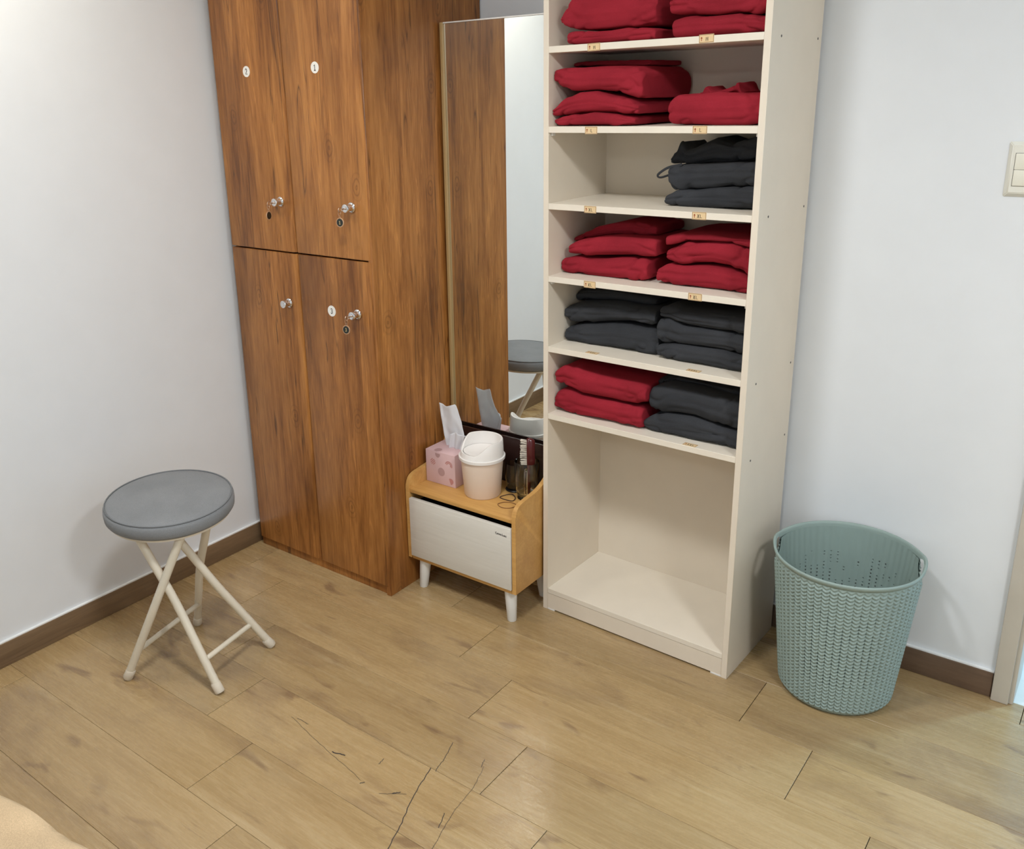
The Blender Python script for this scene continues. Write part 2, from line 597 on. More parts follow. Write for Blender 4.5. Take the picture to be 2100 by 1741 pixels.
# hall beyond the doorway
slab('floor_hall', [(DX0 - .9, XR + .5, YB + .0, 4.4, -.05, -.002)], 'tile')
slab('wall_hall', [(DX0 - .9, XR + .5, 4.4, 4.5, 0, CEIL), (DX0 - 1.0, DX0 - .9, YB + .12, 4.5, 0, CEIL), (XR + .5, XR + .6, YB + .12, 4.5, 0, CEIL)], 'wall')
slab('ceiling_hall', [(DX0 - 1.0, XR + .6, YB + .12, 4.5, CEIL, CEIL + .08)], 'ceiling')

# plank floor: stepped rows, each plank its own piece
bm = bmesh.new()
bm_box(bm, XL - .02, XR, YF, YB, -.05, -.0045)
floor = struct(from_bm('floor', bm, 'sub'))
PW, PL_, GAP_L, GAP_S = .1925, .907, .0006, .0016
plank_me = {}


def plank_mesh(w, h):
    key = (round(w, 4), round(h, 4))
    if key not in plank_me:
        b = bmesh.new()
        bm_box(b, -w / 2, w / 2, -h / 2, h / 2, -.0045, 0, .0005, 1)
        me = bpy.data.meshes.new('plank')
        b.to_mesh(me)
        b.free()
        me.materials.append(MAT['floor'])
        plank_me[key] = me
    return plank_me[key]


k0 = math.floor((YF - .94) / PW)
for k in range(k0, 9):
    y0, y1 = .94 + PW * k, .94 + PW * (k + 1)
    a, b = max(y0, YF), min(y1, YB)
    if b - a < .01:
        continue
    xs = -1.570 - .1785 * k
    j0 = math.floor((XL - xs) / PL_)
    x = xs + j0 * PL_
    while x < XR:
        p, q = max(x, XL), min(x + PL_, XR)
        if q - p > .01:
            o = bpy.data.objects.new('plank', plank_mesh(q - p - GAP_S, b - a - GAP_L))
            COL.objects.link(o)
            o.parent = floor
            o.location = ((p + q) / 2, (a + b) / 2, 0)
        x += PL_

# scratches worn into the planks
random.seed(5)
SCR = [([(-1.566, 1.256), (-1.446, 1.231), (-1.354, 1.214), (-1.267, 1.198)], .0012),
       ([(-1.173, 1.424), (-1.155, 1.364), (-1.146, 1.321)], .0020),
       ([(-1.161, 1.324), (-1.137, 1.236), (-1.102, 1.147), (-1.082, 1.086), (-1.06, 1.02)], .0026),
       ([(-1.064, 1.401), (-1.044, 1.332), (-1.035, 1.257), (-1.017, 1.176), (-.99, 1.09)], .0014),
       ([(-1.077, 1.421), (-1.068, 1.397)], .0022), ([(-1.047, 1.234), (-1.032, 1.194)], .0022),
       ([(-1.387, 1.226), (-1.355, 1.236)], .0042), ([(-1.204, 1.192), (-1.170, 1.216), (-1.154, 1.227)], .0014),
       ([(-1.271, 1.282), (-1.269, 1.262)], .0020), ([(-1.262, 1.190), (-1.255, 1.198)], .0030),
       ([(-1.18, 1.21), (-1.168, 1.222)], .0034), ([(-1.55, 1.262), (-1.51, 1.262)], .0016)]
for pl, w in SCR:
    pts = [tuple(p) for p in spline([(x, y, 0) for x, y in pl], 7)]
    pts = [(p[0] + random.uniform(-.0012, .0012), p[1] + random.uniform(-.0012, .0012)) for p in pts]
    ink('scratch', floor, [pts], w * .8, (0, 0, 0), (1, 0, 0), (0, 1, 0), (0, 0, 1), 'scratch', .0003)


def baseboard(name, b, mat, caulk):
    bm = bmesh.new()
    bm_box(bm, *b, .0025, 2)
    o = struct(from_bm(name, bm, mat, None, 40))
    c = box('caulk_line', o, caulk, 'caulk', 0)
    return o


baseboard('baseboard_left', (XL, XL + .011, YF, YB, 0, .072), 'base_y', (XL, XL + .008, YF, YB, .072, .0755))
baseboard('baseboard_back', (-.734, -.1735, YB - .012, YB, 0, .070), 'base', (-.734, -.1735, YB - .009, YB, .070, .0735))
# door casing with its jamb, left side of the doorway
bm = bmesh.new()
bm_box(bm, -.172, -.133, 2.351, YB, 0, DH + .04, .003)
bm_box(bm, DX0, DX0 + .012, 2.36, YB + .13, 0, DH, .002)
bm_box(bm, DX1 - .012, DX1, 2.36, YB + .13, 0, DH, .002)
bm_box(bm, DX1 - .002, DX1 + .037, 2.351, YB, 0, DH + .04, .003)
bm_box(bm, DX0 + .0, DX1, 2.351, YB, DH, DH + .04, .003)
struct(from_bm('trim_1', bm, 'casing', None, 40))

# ------------------------------------------------------------------ light switch
sw = thing('light_switch', 'cream square wall switch on the white wall beside the doorway', 'light switch', (-.252, YB, 1.31))
bm = bmesh.new()
A = [(-.060, 0, -.0605), (.060, 0, -.0605), (.060, 0, .0605), (-.060, 0, .0605)]
B = [(-.050, -.0125, -.0505), (.050, -.0125, -.0505), (.050, -.0125, .0505), (-.050, -.0125, .0505)]
va = [bm.verts.new(p) for p in A]
vb = [bm.verts.new(p) for p in B]
bm.faces.new(va)
bm.faces.new(vb)
for i in range(4):
    bm.faces.new((va[i], va[(i + 1) % 4], vb[(i + 1) % 4], vb[i]))
bmesh.ops.bevel(bm, geom=list(bm.edges), offset=.0018, segments=2, affect='EDGES')
from_bm('face_plate', bm, 'switch', sw, 40)
box('rocker_surround', sw, (-.0435, .0435, -.0131, -.0115, -.0355, .0355), 'screw', 0, world=False)
for s in (-1, 1):
    box('rocker', sw, (-.0425, .0425, -.0165, -.012, -.0348 if s < 0 else .0003, -.0003 if s < 0 else .0348), 'rocker', .0012, world=False)

# ================================================================== LOCKER CABINET
LX0, LX1, LY, LYB, LH = -2.364, -1.748, 1.857, 2.366, 1.96
lk = thing('locker_cabinet', 'tall brown wood-grain locker cabinet with four doors standing in the corner', 'locker', ((LX0 + LX1) / 2, (LY + LYB) / 2, 0))
bm = bmesh.new()
lc = Vector(lk.location)
for b in [(LX0, LX0 + .018, LY, LYB, 0, LH), (LX1 - .018, LX1, LY - .017, LYB, 0, LH), (LX0 + .018, LX1 - .018, LYB - .01, LYB, 0, LH),
          (LX0 + .018, LX1 - .018, LY + .004, LYB, LH - .02, LH), (LX0 + .018, LX1 - .018, LY + .004, LYB, 1.052, 1.070), (LX0 + .018, LX1 - .018, LY + .004, LYB, .03, .048),
          (-2.066, -2.048, LY + .004, LYB, .03, LH)]:
    bm_box(bm, b[0] - lc.x, b[1] - lc.x, b[2] - lc.y, b[3] - lc.y, b[4], b[5], .001, 1)
from_bm('carcass', bm, 'locker', lk, 40)
box('plinth', lk, (LX0, LX1 - .018, LY - .010, LY + .012, 0, .030), 'locker', .001)
box('shadow_gap', lk, (LX0 + .02, LX1 - .02, LY + .0015, LY + .0035, .03, LH - .005), 'gap', 0)
XM = -2.0572


def locker_door(x0, x1, z0, z1, round_right):
    """postformed door: outline in plan (x,y), rounded on the handle-side edge, extruded in z"""
    yf, yb = LY - .019, LY + .001
    c = Vector(((x0 + x1) / 2, (yf + yb) / 2, (z0 + z1) / 2))
    r = .011
    pts = [(x0 + .0015, yb), (x0 + .0015, yf + .002), (x0 + .004, yf)]
    pts += [(x1 - r + r * math.sin(a), yf + r - r * math.cos(a)) for a in [i * PI / 2 / 6 for i in range(7)]]
    pts += [(x1, yb)]
    bm = bmesh.new()
    lo = [bm.verts.new((p[0] - c.x, p[1] - c.y, z0 - c.z)) for p in pts]
    hi = [bm.verts.new((p[0] - c.x, p[1] - c.y, z1 - c.z)) for p in pts]
    n = len(pts)
    f0, f1 = bm.faces.new(lo), bm.faces.new(hi)
    for i in range(n):
        bm.faces.new((lo[i], lo[(i + 1) % n], hi[(i + 1) % n], hi[i]))
    bmesh.ops.bevel(bm, geom=[e for f in (f0, f1) for e in f.edges], offset=.0015, segments=2, affect='EDGES', clamp_overlap=True)
    o = from_bm('door', bm, 'locker', lk, 40)
    o.location = c - lc
    return o


YF_D = LY - .019
knob_prof = [(.0002, .0), (.0135, .0), (.0145, .0015), (.0145, .0045), (.0128, .0065), (.0100, .0080), (.0092, .0120), (.0094, .0165), (.0112, .0190),
             (.0124, .0210), (.0124, .0270), (.0112, .0292), (.0085, .0300), (.0082, .0292), (.0058, .0290), (.0054, .0300), (.0002, .0300)]


def knob(door, x, z):
    o = lathe('knob', door, knob_prof, 'chrome', 32, (0, -1, 0), (x, YF_D, z), ang=30)
    return o


def number(door, ch, x, z, rz=.0155):
    """white round sticker with a number printed on it"""
    c = Vector((x, YF_D, z))
    bm = bmesh.new()
    bm_lathe(bm, [(rz, 0), (rz, .0006)], 36, (0, -1, 0))
    o = from_bm('number_sticker', bm, 'sticker', door)
    o.location = c - abs_loc(door)
    g = glyph(ch, 0, 0, .0150, .72)
    bm = bmesh.new()
    ribbon_mesh(bm, g, .0022, c - abs_loc(door) + Vector((0, -.0006, 0)), (1, 0, 0), (0, 0, 1), (0, -1, 0), .0003)
    from_bm('printed_number', bm, 'black_ink', door)


d = locker_door(LX0 + .001, XM - .0012, 1.0635, LH - .003, False); d['label'] = 'upper left door with sticker 2'
knob(d, -2.126 + .018, 1.213); number(d, '2', -2.213, 1.585)
d = locker_door(XM + .0012, LX1 - .0025, 1.0635, LH - .003, True); d['label'] = 'upper right door with sticker 1'
knob(d, -1.825 + .011, 1.210); number(d, '1', -1.924, 1.585)
d = locker_door(LX0 + .001, XM - .0012, .033, 1.0585, False); d['label'] = 'lower left door with bare knob'
knob(d, -2.125 + .018, .904)
d = locker_door(XM + .0012, LX1 - .0025, .033, 1.0585, True); d['label'] = 'lower right door with sticker 3'
knob(d, -1.829 + .014, .904); number(d, '3', -1.924, .900, .0165)


def key(x, z, ch, label, edge_on=False, swing=0.0):
    yk = YF_D - .030
    t_ = thing('locker_key', label, 'key', (x, yk, z), 0, 'keys in the locker knobs')
    # blade and bow stand out of the keyhole
    bm = bmesh.new()
    bm_box(bm, -.0009, .0009, -.014, .004, -.0022, .0022, .0004, 1)
    bm_tube(bm, [Vector((0, -.0175 + .0062 * math.cos(a), .0062 * math.sin(a) - .001)) for a in [2 * PI * i / 20 for i in range(20)]], .0014, 8, True)
    from_bm('key_blade', bm, 'key', t_, 50)
    # ring through the bow
    tube('ring', t_, [(swing * .3 + .0048 * math.cos(a), -.0205, -.0108 + .0062 * math.sin(a)) for a in [2 * PI * i / 20 for i in range(20)]], .0006, 'key', 6, True, world=False)
    tube('ring', t_, [(swing * .6, -.0205 + .0026 * math.cos(a), -.0190 + .0040 * math.sin(a)) for a in [2 * PI * i / 16 for i in range(16)]], .0005, 'key', 6, True, world=False)
    ax = Vector((-.96, -.27, 0)) if edge_on else Vector((.12, -1, .05))
    ax.normalize()
    ctr = Vector((swing, -.0205, -.0350))
    g = lathe('number_tag', t_, [(.0002, -.0012), (.0128, -.0012), (.0134, -.0005), (.0134, .0005), (.0128, .0012), (.0002, .0012)], 'tagrim', 32, ax, ctr, world=False)
    bm = bmesh.new()
    bm_lathe(bm, [(.0108, -.0015), (.0108, .0015)], 32, ax)
    from_bm('tag_face', bm, 'tagblack', g)
    if ch:
        hx = Vector((0, 0, 1)).cross(ax).normalized()
        hy = ax.cross(hx)
        bm = bmesh.new()
        ribbon_mesh(bm, glyph(ch, 0, 0, .0088, .7), .0016, ax * .0015, hx, hy, ax, .0003)
        from_bm('printed_number', bm, 'gold_ink', g)
    return t_


key(-1.825 + .011, 1.209, '1', 'key with black round tag on the upper right locker door')
key(-2.126 + .018, 1.212, None, 'key with its tag turned edge-on on the upper left locker door', True, -.002)
key(-1.829 + .014, .903, '3', 'key with black round tag on the lower right locker door', False, -.002)

# ================================================================== STANDING MIRROR
mx0, mx1, myf, mh = -1.7405, -1.336, 2.160, 1.701
mr = thing('standing_mirror', 'tall narrow framed mirror standing between the locker and the open shelf', 'mirror', ((mx0 + mx1) / 2, 2.172, 0))
box('mirror_glass', mr, (mx0 + .0105, mx1 - .0105, 2.168, 2.173, .012, mh - .004), 'mirror', 0)
box('back_board', mr, (mx0 + .003, mx1 - .003, 2.1735, 2.186, .004, mh - .003), 'gold', 0)
box('frame_side', mr, (mx0, mx0 + .0095, myf, 2.186, 0, mh), 'gold', .001)
box('frame_side', mr, (mx1 - .0095, mx1, myf, 2.186, 0, mh), 'gold', .001)
box('frame_top', mr, (mx0 + .0097, mx1 - .0097, 2.164, 2.186, mh - .0035, mh), 'pinplastic', .0005)
box('frame_bottom', mr, (mx0 + .0097, mx1 - .0097, myf, 2.186, 0, .012), 'gold', .001)

# ================================================================== BEDSIDE TABLE
tx0, tx1, tyf, tyb, tz = -1.7455, -1.3325, 1.928, 2.155, .340
tb = thing('side_table', 'small oak side table with white drawer front and four white splayed legs', 'side table', ((tx0 + tx1) / 2, (tyf + tyb) / 2, 0))
side = [(tyf, .1045), (tyf, .343)] + [tuple(p)[:2] for p in spline([(tyf + .001, .350, 0), (1.937, .371, 0), (1.957, .383, 0), (1.995, .388, 0), (2.045, .394, 0), (2.085, .409, 0), (2.117, .432, 0), (2.140, .466, 0), (tyb - .001, .496, 0)], 4)] + [(tyb, .497), (tyb, .1045)]
prism('side_panel', tb, side, 'X', tx0, tx0 + .0135, 'oak', .0012)
prism('side_panel', tb, side, 'X', tx1 - .0135, tx1, 'oak', .0012)
box('table_top', tb, (tx0 + .0135, tx1 - .0135, tyf + .004, tyb - .006, tz - .012, tz), 'oak', .0008)
box('bottom_board', tb, (tx0 + .0135, tx1 - .0135, tyf + .004, tyb - .006, .1005, .1115), 'oak', .0008)
box('back_panel', tb, (tx0 + .0135, tx1 - .0135, tyb - .006, tyb, .105, .490), 'darkpanel', .0006)
dr = box('drawer', tb, (tx0 + .0155, tx1 - .0155, tyf - .004, tyf + .010, .1150, .3120), 'drawer', .0012)
box('drawer_box', tb, (tx0 + .018, tx1 - .018, tyf + .012, tyb - .01, .118, .290), 'gap', 0)
# little dark maker's mark, too small to read
ml = [arc(-.0178, .0, .0020, .0028, 60, 300, 8), [(-.0178, -.0028), (-.0145, -.0022)]] + [arc(-.0118 + .0052 * i, -.0006, .0016, .0019, 0, 330, 8) for i in range(3)]
ml += [[(.0038, .0038), (.0038, -.0026)], [(.0038, -.0024), (.0060, -.0010), (.0075, -.0024)], arc(.0105, -.0006, .0016, .0019, 0, 330, 8), [(.0140, .0012), (.0140, -.0026)], [(.0172, .0018), (.0172, -.0028)]]
ink('maker_mark', dr, ml, .0016, (-1.3795, tyf - .004, .2885), (1, 0, -.05), (0, 0, 1), (0, -1, 0), 'black_ink')
for lx, ly in ((tx0 + .046, tyf + .030), (tx1 - .040, tyf + .030), (tx0 + .046, tyb - .035), (tx1 - .040, tyb - .035)):
    sx = -.008 if lx < (tx0 + tx1) / 2 else .008
    sy = -.006 if ly < (tyf + tyb) / 2 else .006
    bm = bmesh.new()
    bm_lathe(bm, [(.0130, .0), (.0138, .0012), (.0190, .0980), (.0190, .1005)], 32)
    for v in bm.verts:
        k = 1 - v.co.z / .1005
        v.co.x += sx * k
        v.co.y += sy * k
    o = from_bm('leg', bm, 'white', tb, 40)
    o.location = Vector((lx, ly, 0)) - abs_loc(tb)

# ------------------------------------------------------------------ tissue box
bx0, bx1, by0, by1, bh = -1.7295, -1.6135, 2.012, 2.122, .108
ts = thing('tissue_box', 'pink cube tissue box with rosy prints on the side table', 'tissue box', ((bx0 + bx1) / 2, (by0 + by1) / 2, tz))
box('carton', ts, (bx0, bx1, by0, by1, tz + .0003, tz + bh), 'carton', .0016, 2)
fw_, fh_ = bx1 - bx0, bh


def motif(kind, u, v, s, mat, face='front', rot=0):
    org = {'front': Vector((bx0 + u * fw_, by0, tz + v * fh_)), 'right': Vector((bx1, by0 + u * (by1 - by0), tz + v * fh_)), 'top': Vector((bx0 + u * fw_, by0 + v * (by1 - by0), tz + bh))}[face]
    ux, uy, un = {'front': ((1, 0, 0), (0, 0, 1), (0, -1, 0)), 'right': ((0, 1, 0), (0, 0, 1), (1, 0, 0)), 'top': ((1, 0, 0), (0, 1, 0), (0, 0, 1))}[face]
    c, s_ = math.cos(rot), math.sin(rot)
    ux, uy = Vector(ux), Vector(uy)
    ux, uy = ux * c + uy * s_, uy * c - ux * s_
    if kind == 'rainbow':
        L = [arc(0, 0, r * s, r * s, 0, 180) for r in (1, .62)]
        w = .26 * s
    elif kind == 'stripes':
        L = [[(-k * s, y * s), (k * s, y * s)] for y, k in ((.75, .5), (.25, .85), (-.25, .85), (-.75, .5))]
        w = .28 * s
    elif kind == 'dot':
        L = [[(x * s, -math.sqrt(max(0, 1 - x * x)) * s), (x * s, math.sqrt(max(0, 1 - x * x)) * s)] for x in np.linspace(-.93, .93, 14)]
        w = .16 * s
    elif kind == 'half':
        L = [[(x * s, -.1 * s), (x * s, math.sqrt(max(0, 1 - x * x)) * s * 1.2)] for x in np.linspace(-.93, .93, 14)]
        w = .16 * s
    ink('printed_motif', ts, L, w, org, ux, uy, un, mat, .0003)


motif('stripes', .25, .66, .0105, 'motif_a', rot=.75)
motif('rainbow', .79, .66, .0125, 'motif_a', rot=-.35)
motif('dot', .53, .40, .0130, 'motif_b')
motif('half', .83, .17, .0100, 'motif_a', rot=-1.2)
motif('half', .42, .93, .0095, 'motif_b', rot=3.1)
motif('dot', .35, .12, .0120, 'motif_b', 'top')
motif('half', .55, .66, .0100, 'motif_c', 'right', .6)
motif('dot', .9, .3, .0100, 'motif_c', 'right')
# tissue pulled up through the slot: a folded sheet
bm = bmesh.new()
NU, NV = 22, 26
tops = [(0, .137), (.30, .130), (.62, .142), (.74, .105), (.88, .070), (1, .045)]
grid = []
for j in range(NV + 1):
    v = j / NV
    row = []
    for i in range(NU + 1):
        u = i / NU
        top = np.interp(u, [p[0] for p in tops], [p[1] for p in tops])
        xb = -.020 + .062 * u
        xt = -.046 + .100 * u
        k = v ** .8
        x = xb * (1 - k) + xt * k
        y = .004 * math.sin(u * 9 + 1.0) * (.35 + v) + .010 * math.sin(u * 4.2) * (1 - v * .5) + .010 * v * (u - .4)
        z = -.004 + (top + .004) * v
        y += .0025 * mnoise.noise(Vector((x * 60, z * 40, 2)))
        row.append(bm.verts.new((x, y, z)))
    grid.append(row)
for j in range(NV):
    for i in range(NU):
        bm.faces.new((grid[j][i], grid[j][i + 1], grid[j + 1][i + 1], grid[j + 1][i]))
o = from_bm('tissue', bm, 'tissue', ts, 180)
o.location = (.0, .004, bh)
md = o.modifiers.new('thickness', 'SOLIDIFY')
md.thickness = .0006
# a second ply fold in front and a crumpled foot by the slot
bm = bmesh.new()
grid = []
for j in range(13):
    v = j / 12
    row = []
    for i in range(13):
        u = i / 12
        x = .000 + .045 * u + .012 * v
        y = -.010 + .006 * math.sin(u * 8) - .006 * v + .018 * u
        z = -.002 + (.060 - .022 * abs(u - .4)) * v
        row.append(bm.verts.new((x, y, z)))
    grid.append(row)
for j in range(12):
    for i in range(12):
        bm.faces.new((grid[j][i], grid[j][i + 1], grid[j + 1][i + 1], grid[j + 1][i]))
o = from_bm('tissue', bm, 'tissue', ts, 180)
o.location = (.0, .0, bh)
o.modifiers.new('thickness', 'SOLIDIFY').thickness = .0006

# ------------------------------------------------------------------ tabletop bin
bn = thing('tabletop_bin', 'small blush pink waste bin with white swing lid on the side table', 'bin', (-1.527, 2.036, tz))
lathe('bucket', bn, [(.0002, .0005), (.0535, .0005), (.0555, .003), (.0645, .118), (.0620, .118), (.0530, .006), (.0002, .005)], 'pink', 64, (0, 0, 1), (0, 0, 0), world=False)
bm = bmesh.new()
NA = 96
LOWC = math.radians(248)


def lid_h(a):
    d = abs((a - LOWC + PI) % (2 * PI) - PI)
    s_ = min(1, max(0, (d - math.radians(34)) / math.radians(56)))
    s_ = s_ * s_ * (3 - 2 * s_)
    return .0200 + .036 * s_


rings = [[], [], [], [], [], [], [], []]
for i in range(NA):
    a = 2 * PI * i / NA
    h = lid_h(a)
    ca, sa = math.cos(a), math.sin(a)
    for rg, (r, z) in zip(rings, [(.0605, -.004), (.0700, -.004), (.0705, .0045), (.0660, .0055), (.0640, h - .0025), (.0625, h), (.0575, h - .0008), (.0560, min(h - .003, .0185))]):
        rg.append(bm.verts.new((r * ca, r * sa, z)))
for A_, B_ in zip(rings, rings[1:]):
    for i in range(NA):
        bm.faces.new((A_[i], A_[(i + 1) % NA], B_[(i + 1) % NA], B_[i]))
lid = from_bm('lid', bm, 'lidwhite', bn, 40)
lid.location = (0, 0, .122)
# swing flap: a dished disc inside the lid opening
bm = bmesh.new()
prev = None
for r in (0.0, .014, .028, .042, .0552):
    ring = []
    for i in range(NA):
        a = 2 * PI * i / NA
        zz = .0185
        k = (r / .0552) ** 1.5
        mid = .0135
        ring.append(bm.verts.new((r * math.cos(a) + (1e-5 if r == 0 else 0) * math.cos(a), r * math.sin(a) + (1e-5 if r == 0 else 0) * math.sin(a), mid * (1 - k) + zz * k)))
    if prev:
        for i in range(NA):
            bm.faces.new((prev[i], prev[(i + 1) % NA], ring[(i + 1) % NA], ring[i]))
    prev = ring
fl = from_bm('flap', bm, 'lidwhite', bn, 180)
fl.location = (0, 0, .122)

# ------------------------------------------------------------------ glass mug, brush, tumbler, hair ties
mg = thing('glass_mug', 'clear glass mug with handle holding a hairbrush on the side table', 'mug', (-1.396, 2.083, tz))
lathe('mug_body', mg, [(.0002, .0004), (.0270, .0004), (.0300, .003), (.0290, .009), (.0300, .014), (.0345, .030), (.0368, .060), (.0372, .118), (.0362, .1195), (.0345, .118), (.0338, .060), (.0315, .030), (.0270, .018), (.0002, .014)], 'glass', 48, (0, 0, 1), (0, 0, 0), world=False)
hd = Vector((.50, -.86, 0)).normalized()
hp = spline([hd * .0360 + Vector((0, 0, .104)), hd * .047 + Vector((0, 0, .109)), hd * .0590 + Vector((0, 0, .098)), hd * .0620 + Vector((0, 0, .075)), hd * .0580 + Vector((0, 0, .048)), hd * .0480 + Vector((0, 0, .030)), hd * .0360 + Vector((0, 0, .026))], 6)
tube('handle', mg, hp, .0052, 'glass', 12, world=False)
br = thing('hairbrush', 'dark red hairbrush with cream bristles standing in the glass mug', 'brush', (-1.392, 2.086, tz + .018))
bd = Vector((-.82, -.57, 0)).normalized()
# paddle: flat rounded board whose face looks along bd
px_ = Vector((0, 0, 1)).cross(bd).normalized()
bm = bmesh.new()
outl = []
for i in range(28):
    a = 2 * PI * i / 28
    outl.append((.0135 * math.cos(a) * (1 if math.sin(a) > -.2 else .8), .046 * math.sin(a)))
rings = []
for off, sc in ((-.0190, .45), (-.0160, .72), (-.0070, .98), (.0020, 1.0), (.0055, .85)):
    rings.append([bm.verts.new(px_ * (u * sc) + Vector((0, 0, v * (1 - (1 - sc) * .35))) + bd * off) for u, v in outl])
for A_, B_ in zip(rings, rings[1:]):
    for i in range(28):
        bm.faces.new((A_[i], A_[(i + 1) % 28], B_[(i + 1) % 28], B_[i]))
bm.faces.new(list(reversed(rings[0])))
bm.faces.new(rings[-1])
o = from_bm('paddle', bm, 'brush', br, 60)
o.location = (0, 0, .128)
tube('handle', br, [(.0, .0, -.0165), (.001, 0, .02), (.0, .0, .09)], .0055, 'brush', 12, world=False, radii=[.004, .006, .0055])
bm = bmesh.new()
random.seed(3)
for r in range(13):
    for c in range(4):
        p = px_ * ((c - 1.5) * .0052) + Vector((0, 0, .128 - .036 + r * .0060)) + bd * .005
        q = p + bd * (.0185 + random.uniform(-.002, .0025)) + Vector((0, 0, random.uniform(-.001, .004) + .0006 * (r - 6))) + px_ * random.uniform(-.002, .002)
        bm_tube(bm, [p, (p + q) / 2 + Vector((0, 0, .0003)), q], .00075, 5)
o = from_bm('bristles', bm, 'bristle', br)
o['kind'] = 'stuff'

tm = thing('glass_tumbler', 'low clear glass tumbler with black base behind the pink bin', 'tumbler', (-1.4605, 2.113, tz))
lathe('tumbler_body', tm, [(.0002, .006), (.0235, .006), (.0260, .012), (.0300, .045), (.0265, .088), (.0250, .088), (.0282, .045), (.0240, .014), (.0002, .011)], 'glass', 40, (0, 0, 1), (0, 0, 0), world=False)
lathe('black_base', tm, [(.0002, .0004), (.0285, .0004), (.0295, .003), (.0275, .006), (.0002, .006)], 'blackrim', 40, (0, 0, 1), (0, 0, 0), world=False)


def tie(label, mat, cx, cy, pts, r):
    P = [(cx + x, cy + y, tz + r + .0002 + z) for x, y, z in pts]
    m = len(P)
    loop = []
    for i in range(m):
        a, b, c, d = [Vector(P[(i + s) % m]) for s in (-1, 0, 1, 2)]
        for j in range(6):
            u = j / 6
            loop.append(.5 * ((2 * b) + (c - a) * u + (2 * a - 5 * b + 4 * c - d) * u ** 2 + (3 * b - a - 3 * c + d) * u ** 3))
    o = tube('hair_tie', None, loop, r, mat, 8, True)
    tag(o, label, 'hair tie', 'hair ties on the side table')
    return o


tie('dark brown hair tie lying between the pink bin and the mug', 'tie_dark', -1.4375, 2.046, [(-.025, -.010, 0), (-.020, .014, 0), (-.004, .024, .003), (.016, .012, .001), (.021, -.008, 0), (.004, -.014, 0)], .0014)
tie('tan hair tie lying at the front edge of the side table', 'tie_tan', -1.4165, 2.004, [(-.024, -.010, 0), (-.016, .012, 0), (.006, .022, 0), (.026, .014, 0), (.022, -.010, 0), (0, -.022, 0)], .0012)

# ================================================================== OPEN SHELF UNIT
SA, SYAW, SW_, SD = Vector((-1.3265, 2.064, 0)), -.0328, .5877, .307
sh = thing('shelf_unit', 'tall open cream shelf unit stacked with folded red and charcoal clothes', 'shelf', SA, SYAW)
SH = 1.99
TH = .016
box('side_panel', sh, (0, TH, 0, SD, 0, SH), 'cream', .0006, 1, False)
box('side_panel', sh, (SW_ - TH, SW_, 0, SD, 0, SH), 'cream', .0006, 1, False)
box('back_panel', sh, (TH, SW_ - TH, SD - .016, SD - .010, .01, SH - .005), 'cream', 0, 1, False)
LEV = {'T': 1.800, 'M': 1.604, 'L': 1.409, 'XL': 1.213, 'X2': 1.018, 'X3': .8205, 'X4': .6230}
for k, z in LEV.items():
    box('shelf_board', sh, (TH, SW_ - TH, .0005, SD - .016, z - .008, z + .008), 'creamedge', .0006, 1, False)
box('top_board', sh, (TH, SW_ - TH, .0005, SD - .016, SH - .016, SH), 'creamedge', .0006, 1, False)
box('bottom_board', sh, (TH, SW_ - TH, .0005, SD - .016, .0560, .0710), 'creamedge', .0006, 1, False)
box('kick_board', sh, (TH, SW_ - TH, .0015, .016, .0045, .0552), 'cream', .0006, 1, False)
for s0, s1 in ((.001, .040), (SW_ - .046, SW_ - .001)):
    box('glide_foot', sh, (s0 if s0 > .1 else TH, s1 if s0 < .1 else SW_ - TH, .0012, .014, 0, .0050), 'pinplastic', .0004, 1, False)
for k in ('L', 'X2'):
    for s in (TH + .0035, SW_ - TH - .0035):
        box('shelf_pin', sh, (s - .0034, s + .0034, .010, .022, LEV[k] - .0155, LEV[k] - .0083), 'pinplastic', .001, 2, False)
for z in (LEV['M'], LEV['XL'], LEV['X3'] - .012, LEV['X4'] - .016):
    for d_ in (.056, .282):
        lathe('screw', sh, [(.0001, -.0005), (.0028, -.0005), (.0028, .0006), (.0001, .0006)], 'screw', 12, (1, 0, 0), (SW_, d_, z), world=False)


